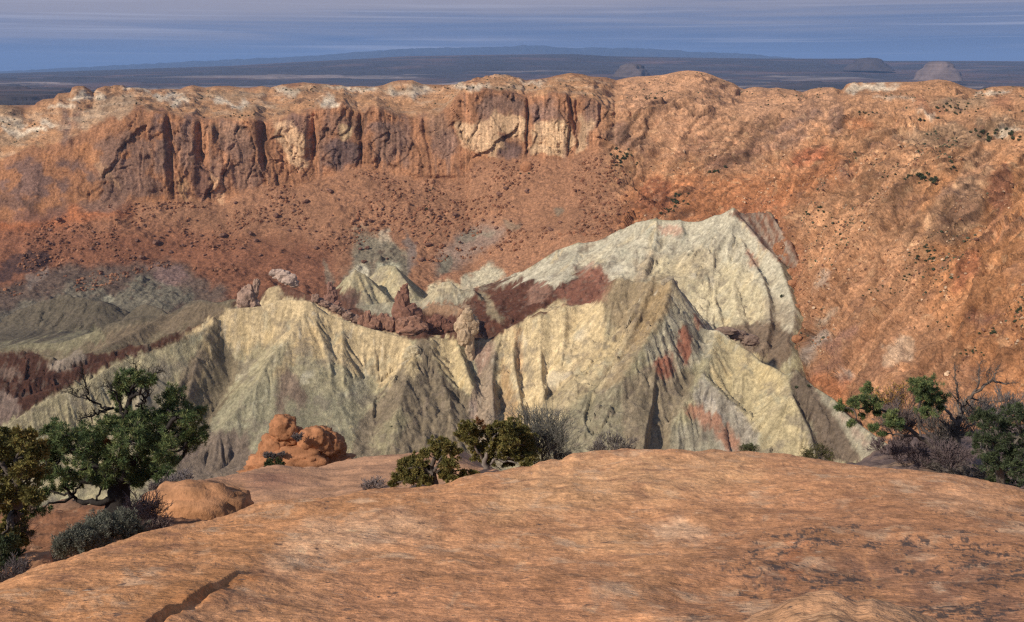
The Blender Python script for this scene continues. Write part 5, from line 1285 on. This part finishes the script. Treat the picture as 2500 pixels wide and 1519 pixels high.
# --- grey bush right of the round juniper
b0 = px(1335, 1155, 38); twig_shrub('bush', 'large wispy grey-green bare bush right of the round juniper', 'bush', b0, 2.7, 1.9, 44, (.17,.16,.14), 60, dict(bl=.05, bw=.006, nb=3, cols=[(.17,.17,.13),(.13,.135,.105)], spread=.8), .95, 4, .012, lean=(-.12, 0))
b0 = px(1385, 1145, 37); twig_shrub('bush', 'small wispy grey bush at the foot of the larger one, right side', 'bush', b0, .8, .7, 18, (.16,.15,.14), 61, None, .8, 4, .009)
for i, (u, H) in enumerate([(1465, .9), (1505, 1.0), (1540, .6)]):
    b0 = px(u, 1128, 32); twig_shrub('bare_shrub', ['thin grey twigs showing over the crest, left of three', 'tallest thin grey twigs showing over the crest, middle of three', 'lowest thin grey twigs showing over the crest, right of three'][i], 'shrub', b0, H, .45, 10, (.17,.15,.14), 63 + i, None, 1.0, 4, .007)
b0 = px(1822, 1118, 27); twig_shrub('shrub', 'tiny green shrub peeping over the middle of the slickrock crest', 'shrub', b0, .4, .35, 10, (.12,.11,.08), 70, dict(bl=.06, bw=.008, nb=8, cols=[(.10,.11,.05)], spread=.9), .8, 3, .006)
b0 = px(1990, 1130, 26); twig_shrub('shrub', 'small dark olive shrub over the crest, under the brown gully of the right spur', 'shrub', b0, .45, .5, 12, (.12,.10,.08), 71, dict(bl=.06, bw=.008, nb=8, cols=[(.09,.085,.035)], spread=.9), .8, 3, .006)

# --- low shrubs at the left
for i, (u, v, H, W, lb) in enumerate([(180,1345,.50,.42,'grey-green sagebrush at the left end of the row along the slickrock'), (222,1338,.58,.42,'grey-green sagebrush in the middle of the row along the slickrock'), (262,1325,.62,.42,'tallest grey-green sagebrush of the row along the slickrock'), (305,1312,.58,.42,'grey-green sagebrush at the right end of the row, beside pink-grey brush')]):
    p = lfF.at(u, v) ; p = px(u, v + 10, 17.5 + i * .4)
    twig_shrub('sagebrush', lb, 'shrub', p, H, W, 22, (.16,.15,.13), 80 + i, SAGE, .8, 4, .007)
p = px(358, 1300, 20.3); twig_shrub('bare_shrub', 'pink-grey leafless brush between the thick trunk and the orange boulder', 'shrub', p, .9, .5, 30, (.22,.165,.15), 90, None, .9, 4, .008)
p = px(385, 1310, 19.8); twig_shrub('bare_shrub', 'lower pink-grey leafless brush beside the orange boulder', 'shrub', p, .45, .4, 20, (.24,.175,.155), 91, None, .8, 4, .007)
p = px(440, 1195, 33.5); twig_shrub('bare_shrub', 'lilac-grey brush behind the right side of the left pinyon', 'shrub', p, .8, .8, 26, (.22,.19,.19), 92, None, .8, 4, .009)
p = px(395, 1200, 31); twig_shrub('bare_shrub', 'lilac-grey brush just above the orange boulder top', 'shrub', p, .55, .5, 20, (.20,.17,.165), 93, None, .8, 4, .008)
p = px(30, 1440, 14.2); twig_shrub('bare_shrub', 'dark grey twiggy shrub in the lower left corner of the soil', 'shrub', p, .5, .45, 24, (.12,.10,.10), 94, None, .8, 4, .006)
p = px(55, 1270, 21); twig_shrub('bare_shrub', 'dry tan twigs at the foot of the olive juniper', 'shrub', p, .5, .35, 16, (.25,.18,.13), 95, None, .9, 4, .006)
p = s2F.at(912, 1196); twig_shrub('bare_shrub', 'faint lilac-grey dry shrub on the second slickrock swell', 'shrub', p, .5, .45, 22, (.27,.22,.21), 96, None, .7, 4, .006)
for i, (u, v, H, c, lb) in enumerate([(728,1078,.6,(.20,.165,.16),'small grey shrub in the notch between the orange knobs'), (660,1124,.6,(.17,.15,.15),'grey shrub on the lower left of the orange outcrop'), (688,1116,.4,(.20,.16,.15),'small grey shrub left of centre on the orange outcrop')]):
    p = px(u, v, 64.2); twig_shrub('shrub', lb, 'shrub', p, H, H * .7, 24, c, 100 + i, None, .7, 4, .012)
p = px(670, 1148, 60); twig_shrub('shrub', 'small dark green shrub at the base of the orange outcrop', 'shrub', p, .6, .6, 20, (.08,.09,.05), 104, dict(bl=.1, bw=.02, nb=8, cols=[(.06,.075,.03)], spread=.9), .7, 3, .012)

# --- distant junipers dotted over the walls
def dot_mesh(seed):
    global RS
    RS = np.random.RandomState(seed)
    mb = MB(); cl_ = unit(7) * np.array((.5, .5, .3)) + np.array((0, 0, .55))
    for c in cl_:
        n = 34; d = unit(n); B = c + d * .22 * RS.uniform(.5, 1, (n, 1))
        mb.blades(B, d, .28, .11, np.array((.095, .108, .055))[None] * RS.uniform(.6, 1.4, (n, 1)))
    mb.tube([(0, 0, -.3), (0, 0, .5)], .06, (.08, .06, .05), 4)
    me = mesh_arrays('juniper', np.concatenate(mb.V), np.concatenate(mb.F), np.concatenate(mb.C)); me.materials.append(M_LEAF); return me
dots = [dot_mesh(200 + i) for i in range(6)]
rs = np.random.RandomState(77)
AREAS = [
    (1512,388,14,18,22,3.2,'dark green juniper in the thicket right of the pale cliff','junipers in the thicket right of the cliff'),
    (1520,405,26,30,10,2.4,'dark green juniper in the thicket right of the pale cliff','junipers in the thicket right of the cliff'),
    (1655,490,18,16,16,2.8,'dark green juniper in the diagonal gully above the back white hill','junipers in the gully above the back hill'),
    (1630,515,14,10,8,2.4,'dark green juniper in the diagonal gully above the back white hill','junipers in the gully above the back hill'),
    (2265,436,26,10,22,3.0,'dark green juniper on the bright bench high on the right slope','junipers on the bench of the right slope'),
    (2190,430,34,5,10,2.2,'dark green juniper on the bright bench high on the right slope','junipers on the bench of the right slope'),
    (2325,408,8,10,5,2.4,'dark green juniper on the bright bench high on the right slope','junipers on the bench of the right slope'),
    (2425,328,44,10,24,2.5,'small green juniper on the flats near the right edge, below the rim','junipers on the flats near the right edge'),
    (2330,262,40,9,12,2.2,'small green juniper on the right rim shelf','junipers on the right rim shelf'),
    (2112,274,22,5,9,2.2,'small green juniper on the right rim shelf','junipers on the right rim shelf'),
    (2350,275,60,8,10,2.0,'small green juniper on the right rim shelf','junipers on the right rim shelf'),
    (2258,296,14,3,4,2.2,'small green juniper on the right rim shelf','junipers on the right rim shelf'),
    (2255,620,26,16,20,1.7,'dark green juniper in the cluster midway down the right slope','junipers midway down the right slope'),
    (2200,670,30,14,10,1.4,'dark green juniper in the cluster midway down the right slope','junipers midway down the right slope'),
    (2150,715,50,12,12,1.3,'dark green juniper in the cluster midway down the right slope','junipers midway down the right slope'),
    (2425,815,6,9,4,1.7,'dark juniper low on the right slope near the edge','junipers low on the right slope'),
    (2485,760,10,20,8,1.5,'dark juniper low on the right slope near the edge','junipers low on the right slope'),
    (2370,860,34,10,10,1.3,'dark juniper low on the right slope near the edge','junipers low on the right slope'),
    (2300,770,90,40,14,1.1,'dark juniper low on the right slope near the edge','junipers low on the right slope'),
    (1995,508,10,6,5,2.2,'green juniper on the orange slope right of the back summit','junipers right of the back summit'),
    (1970,524,8,5,3,2.0,'green juniper on the orange slope right of the back summit','junipers right of the back summit'),
    (2020,545,60,30,8,1.4,'green juniper on the orange slope right of the back summit','junipers right of the back summit'),
    (1752,415,12,10,6,2.8,'green juniper under the slickrock dome','junipers under the slickrock dome'),
    (1570,236,20,6,4,2.8,'green juniper on the slickrock left of the dome','junipers left of the slickrock dome'),
    (1048,540,8,60,12,2.2,'dark juniper in the vertical gully on the red talus','junipers in the talus gully'),
    (1275,412,16,8,6,2.4,'dark juniper at the cliff foot above the red talus','junipers at the cliff foot'),
    (570,283,50,5,12,2.6,'small green juniper on the rim shelf above the cliff','junipers on the rim shelf above the cliff'),
    (760,214,90,7,20,2.6,'small green juniper on the rim shelf above the cliff','junipers on the rim shelf above the cliff'),
    (1150,212,120,6,18,2.6,'small green juniper on the rim shelf above the cliff','junipers on the rim shelf above the cliff'),
    (450,245,120,14,10,2.4,'small green juniper on the rim shelf above the cliff','junipers on the rim shelf above the cliff'),
    (60,310,50,18,8,2.2,'small green juniper on the broken shelf at the far left','junipers on the far left shelf'),
]
k = 0
for (u0, v0, su, sv, n, s, lb, gr) in AREAS:
    for i in range(n):
        u = u0 + np.clip(rs.normal(), -2, 2) * su * .7; v = v0 + np.clip(rs.normal(), -2, 2) * sv * .7
        if v < curve(SKY, u) + 5 or u > 2560: continue
        p = wallF.at(u, v, 4)
        o = bpy.data.objects.new('juniper', dots[k % 6]); COL.objects.link(o); k += 1
        z_ = s * rs.uniform(.5, 1.1)
        o.location = p; o.scale = (z_, z_, z_ * rs.uniform(.7, 1.0)); o.rotation_euler = (0, 0, rs.uniform(0, 6))
        tag(o, lb, 'juniper', gr)
for i, (u, v, s, lb) in enumerate([(1908,724,1.6,'lone dark bush on the right edge of the back white hill'), (722,782,.001,''), (1944,944,1.1,'small dark bush at the top of the brown spur'), (1975,945,1.0,'small dark bush below the saddle, on the pale flank'), (960,1047,.9,'dark green bush on the lower grey pyramid slope')]):
    if not lb: continue
    p = badF.at(u, v, 4); o = bpy.data.objects.new('bush', dots[i % 6]); COL.objects.link(o); o.location = p; o.scale = (s * 1.5,) * 3; tag(o, lb, 'bush')

# ================================================================== FAR PLATEAU AND MOUNTAINS
yy = np.concatenate([np.geomspace(2000, 20000, 300)])
aa = np.linspace(-.9, .9, 700)
AA, YP = np.meshgrid(aa, yy)
XP = AA * YP
HOR = [(-1000,190),(0,179),(240,172),(561,161),(760,150),(900,143),(1000,137),(1200,134),(1400,132),(1481,137),(1700,141),(1840,143),(2097,143),(2161,149),(2341,149),(2500,150),(3300,152)]
uP, _ = proj(np.stack([XP, YP, 0 * XP], -1))
hv = curve(HOR, uP)
top = unproj(uP, hv, YP)[..., 2]
lev = -150 + fbm(XP / 2600, YP / 2600, None, 4) * 60 + (ridged(XP / 5200, YP / 3800, None, 3) - .7) * 110
lev = -150 + np.floor((lev + 150) / 22 + .5 * fbm(XP / 800, YP / 800)) * 14 + (lev + 150) * .35
w = sst(11000, 20000, YP)
ZP = lev * (1 - w) + w * (top + fbm(XP / 2500, YP / 900, None, 3) * 8)
C = np.zeros(XP.shape + (3,)) + np.array((.055, .045, .045))  # dark scrub albedo, also standing in for cloud shadow over the plateau
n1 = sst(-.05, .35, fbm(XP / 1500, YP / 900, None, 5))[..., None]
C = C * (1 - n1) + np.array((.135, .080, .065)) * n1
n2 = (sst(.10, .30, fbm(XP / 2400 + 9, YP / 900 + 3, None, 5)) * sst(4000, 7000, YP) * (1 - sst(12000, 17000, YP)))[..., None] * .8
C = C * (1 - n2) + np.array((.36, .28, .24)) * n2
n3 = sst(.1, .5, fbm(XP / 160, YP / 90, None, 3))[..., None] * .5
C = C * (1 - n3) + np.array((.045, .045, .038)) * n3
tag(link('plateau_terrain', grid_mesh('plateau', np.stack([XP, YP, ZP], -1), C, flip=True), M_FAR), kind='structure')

def butte(name, u0, u1, vt, vb, Yb, depth, col, label, seed):
    n, m = 60, 22
    t = np.linspace(0, 2 * math.pi, n, endpoint=False)
    a = unproj(u0, vb, Yb); b = unproj(u1, vb, Yb); tp = unproj((u0 + u1) / 2, vt, Yb)
    cx = (a[0] + b[0]) / 2; rx = (b[0] - a[0]) / 2; H = tp[2] - a[2]
    V = []; cc = []
    for i in range(m + 1):
        s = i / m
        prof = np.interp(s, [0, .3, .5, .62, .8, .9, .97, 1], [1.25, 1.05, .95, .78, .70, .55, .42, .02])
        rn = 1 + fbm(np.cos(t) * 2 + seed, np.sin(t) * 2, np.zeros(n) + s * 2, 4) * .25
        zz = a[2] - 120 + (H + 120) * s
        V.append(np.stack([cx + np.cos(t) * rx * prof * rn, Yb + np.sin(t) * depth * prof * rn, np.full(n, zz) + fbm(t * 2, t * 0 + seed + s * 9) * H * .06 * (s > .5)], 1))
        k = .88 + .24 * ((i * 7 + seed) % 5) / 5
        cc.append(np.tile(np.array(col) * k, (n, 1)))
    V = np.concatenate(V); cc = np.concatenate(cc); f = []
    for i in range(m):
        for j in range(n):
            j2 = (j + 1) % n
            f.append((i * n + j, i * n + j2, (i + 1) * n + j2, (i + 1) * n + j))
    o = link(name, mesh_arrays(name, V, np.array(f), cc), M_FAR)
    tag(o, label, 'butte')
butte('sandstone_butte', 2250, 2332, 149, 167, 10500, 300, (.16, .12, .11), 'pale rounded sandstone butte standing alone on the far dark plain', 3)
butte('low_mesa', 2075, 2165, 141, 152, 15000, 400, (.07, .055, .053), 'flat-topped dark mesa on the horizon, left of the pale butte', 8)
butte('sand_hill', 1505, 1580, 155, 161, 11500, 300, (.13, .10, .09), 'low pale hill on the far plain above the middle of the rim', 5)

MT = [(-1500,200),(0,176),(240,162),(481,149),(721,139),(800,133),(880,127),(960,121),(1000,119),(1040,118),(1080,116),(1120,117),(1160,115),(1190,116),(1213,113),(1240,114),(1281,111),(1305,112),(1333,112),(1370,116),(1401,118),(1430,117),(1461,116),(1490,118),(1521,116),(1560,118),(1601,120),(1620,122),(1641,122),(1680,126),(1700,127),(1740,127),(1780,130),(1840,133),(1880,137),(1930,142),(2100,150),(3300,165)]
um = np.linspace(-1200, 3300, 900)
ym = 42000.
tz = unproj(um, curve(MT, um) + fbm(um / 22, um * 0, None, 4) * 3.5, ym)
rows = []
for s in np.linspace(-1, 1, 41):
    p = tz.copy(); p[:, 1] += s * 4500
    hgt = tz[:, 2] + 250
    p[:, 2] = -250 + hgt * (1 - abs(s)) ** .8 + (ridged(p[:, 0] / 900, p[:, 1] / 1600, None, 4) - .7) * 220 * min(1, abs(s) * 3) * (1 - abs(s))
    rows.append(p)
MP = np.array(rows)
tag(link('mountains', grid_mesh('mountains', MP, np.zeros(MP.shape) + np.array((.05, .05, .055)), flip=True), M_FAR), kind='structure')
# plain between the plateau and the mountains
bx = np.linspace(-75000, 75000, 30); by = np.linspace(19800, 80000, 20)
BX, BY = np.meshgrid(bx, by)
tag(link('far_ground', grid_mesh('far_ground', np.stack([BX, BY, -320 + 0 * BX], -1), np.zeros(BX.shape + (3,)) + np.array((.06, .055, .055)), flip=True), M_FAR), kind='structure')

# ================================================================== HAZE
hb = bmesh.new(); bmesh.ops.create_cube(hb, size=1)
lo = np.array((-80000., -400., -500.)); hi = np.array((80000., 82000., 960.))
for vtx in hb.verts:
    vtx.co = Vector([(lo[i] + hi[i]) / 2 + vtx.co[i] * (hi[i] - lo[i]) for i in range(3)])
me = bpy.data.meshes.new('haze'); hb.to_mesh(me); hb.free()
hm = bpy.data.materials.new('haze'); hm.use_nodes = True
nt = hm.node_tree; nt.nodes.clear()
out = nt.nodes.new('ShaderNodeOutputMaterial'); pv = nt.nodes.new('ShaderNodeVolumePrincipled')
HAZE_D = 2.5e-5
pv.inputs['Density'].default_value = HAZE_D
pv.inputs['Color'].default_value = (.33, .53, .93, 1)
pv.inputs['Anisotropy'].default_value = 0
nt.links.new(pv.outputs[0], out.inputs['Volume'])
tag(link('haze', me, hm), kind='stuff')

# ================================================================== LIGHT
sun_to = Vector((-.66, -.50, .56)).normalized()
sl = bpy.data.lights.new('sun', 'SUN'); sl.energy = 4.4; sl.angle = math.radians(1.5); sl.color = (1, .905, .76)
so = bpy.data.objects.new('sun', sl); COL.objects.link(so)
so.rotation_euler = (-sun_to).to_track_quat('-Z', 'Y').to_euler()
el = math.asin(sun_to.z); rot = math.atan2(sun_to.x, sun_to.y)
wd = bpy.data.worlds.new('World'); SC.world = wd; wd.use_nodes = True
nt = wd.node_tree; N = nt.nodes; L = nt.links
bg = N['Background']; bg.inputs['Strength'].default_value = .12
sk = N.new('ShaderNodeTexSky'); sk.sky_type = 'NISHITA'; sk.sun_disc = False; sk.sun_elevation = el; sk.sun_rotation = rot
sk.altitude = 1700; sk.dust_density = 1.0
tc = N.new('ShaderNodeTexCoord'); sx = N.new('ShaderNodeSeparateXYZ'); L.new(tc.outputs['Generated'], sx.inputs[0])
# a high cloud deck: colour by height above the horizon, broken into long flat streaks
mp = N.new('ShaderNodeMapping'); mp.inputs['Scale'].default_value = (1.6, 1.6, 60); L.new(tc.outputs['Generated'], mp.inputs['Vector'])
no = N.new('ShaderNodeTexNoise'); no.inputs['Scale'].default_value = 1.5; no.inputs['Detail'].default_value = 6; no.inputs['Roughness'].default_value = .55
L.new(mp.outputs[0], no.inputs['Vector'])
mp2 = N.new('ShaderNodeMapping'); mp2.inputs['Scale'].default_value = (2.5, 2.5, 200); mp2.inputs['Location'].default_value = (4, 1, 2); L.new(tc.outputs['Generated'], mp2.inputs['Vector'])
no2 = N.new('ShaderNodeTexNoise'); no2.inputs['Scale'].default_value = 1.2; no2.inputs['Detail'].default_value = 4
L.new(mp2.outputs[0], no2.inputs['Vector'])
def math_(op, a, b=None):
    n = N.new('ShaderNodeMath'); n.operation = op
    for i, x in enumerate((a, b)):
        if x is None: continue
        if isinstance(x, (int, float)): n.inputs[i].default_value = x
        else: L.new(x, n.inputs[i])
    return n.outputs[0]
# height plus a wobble; the deck reaches lower on the left than on the right
h = math_('ADD', sx.outputs['Z'], math_('MULTIPLY', math_('SUBTRACT', no.outputs['Fac'], .5), .085))
h = math_('ADD', h, math_('MULTIPLY', sx.outputs['X'], -.03))
cr = N.new('ShaderNodeValToRGB')
mr = N.new('ShaderNodeMapRange'); mr.inputs['From Min'].default_value = 0; mr.inputs['From Max'].default_value = .1
no.inputs['Distortion'].default_value = .4
L.new(h, mr.inputs['Value']); L.new(mr.outputs[0], cr.inputs[0])
E = cr.color_ramp.elements
E[0].position = 0; E[0].color = (.95, 1.4, 2.6, 1)
E[1].position = 1; E[1].color = (2.9, 2.8, 3.45, 1)
for p, c in ((.2, (.95, 1.4, 2.6)), (.32, (1.55, 1.85, 2.9)), (.44, (2.4, 2.4, 3.1)), (.6, (3.0, 2.85, 3.4))):
    e = E.new(p); e.color = (*c, 1)
stm = N.new('ShaderNodeMapRange'); stm.inputs['From Min'].default_value = .54; stm.inputs['From Max'].default_value = .72
L.new(no2.outputs['Fac'], stm.inputs['Value'])
mxs = N.new('ShaderNodeMix'); mxs.data_type = 'RGBA'
L.new(math_('MULTIPLY', stm.outputs[0], .7), mxs.inputs['Factor']); L.new(cr.outputs[0], mxs.inputs[6]); mxs.inputs[7].default_value = (4.0, 4.0, 4.9, 1)
# above about 12 degrees the open sky takes over
mr2 = N.new('ShaderNodeMapRange'); mr2.inputs['From Min'].default_value = .10; mr2.inputs['From Max'].default_value = .30
mr2.inputs['To Max'].default_value = .8
L.new(sx.outputs['Z'], mr2.inputs['Value'])
mxf = N.new('ShaderNodeMix'); mxf.data_type = 'RGBA'
L.new(mr2.outputs[0], mxf.inputs['Factor']); L.new(mxs.outputs[2], mxf.inputs[6]); L.new(sk.outputs[0], mxf.inputs[7])
L.new(mxf.outputs[2], bg.inputs['Color'])

# ================================================================== CAMERA AND OUTPUT
cd = bpy.data.cameras.new('camera'); cd.lens = 35; cd.sensor_width = 36; cd.clip_start = .1; cd.clip_end = 200000
co = bpy.data.objects.new('camera', cd); COL.objects.link(co)
co.rotation_euler = (math.pi / 2 - TH, 0, 0)
SC.camera = co
SC.view_settings.view_transform = 'Standard'; SC.view_settings.look = 'None'
SC.view_settings.exposure = 0; SC.view_settings.gamma = 1
SC.render.engine = 'CYCLES'
SC.cycles.max_bounces = 4; SC.cycles.diffuse_bounces = 2; SC.cycles.volume_bounces = 1; SC.cycles.transmission_bounces = 2
SC.cycles.use_adaptive_sampling = False
SC.cycles.use_denoising = False
SC.cycles.pixel_filter_type = 'BLACKMAN_HARRIS'; SC.cycles.filter_width = 1.35
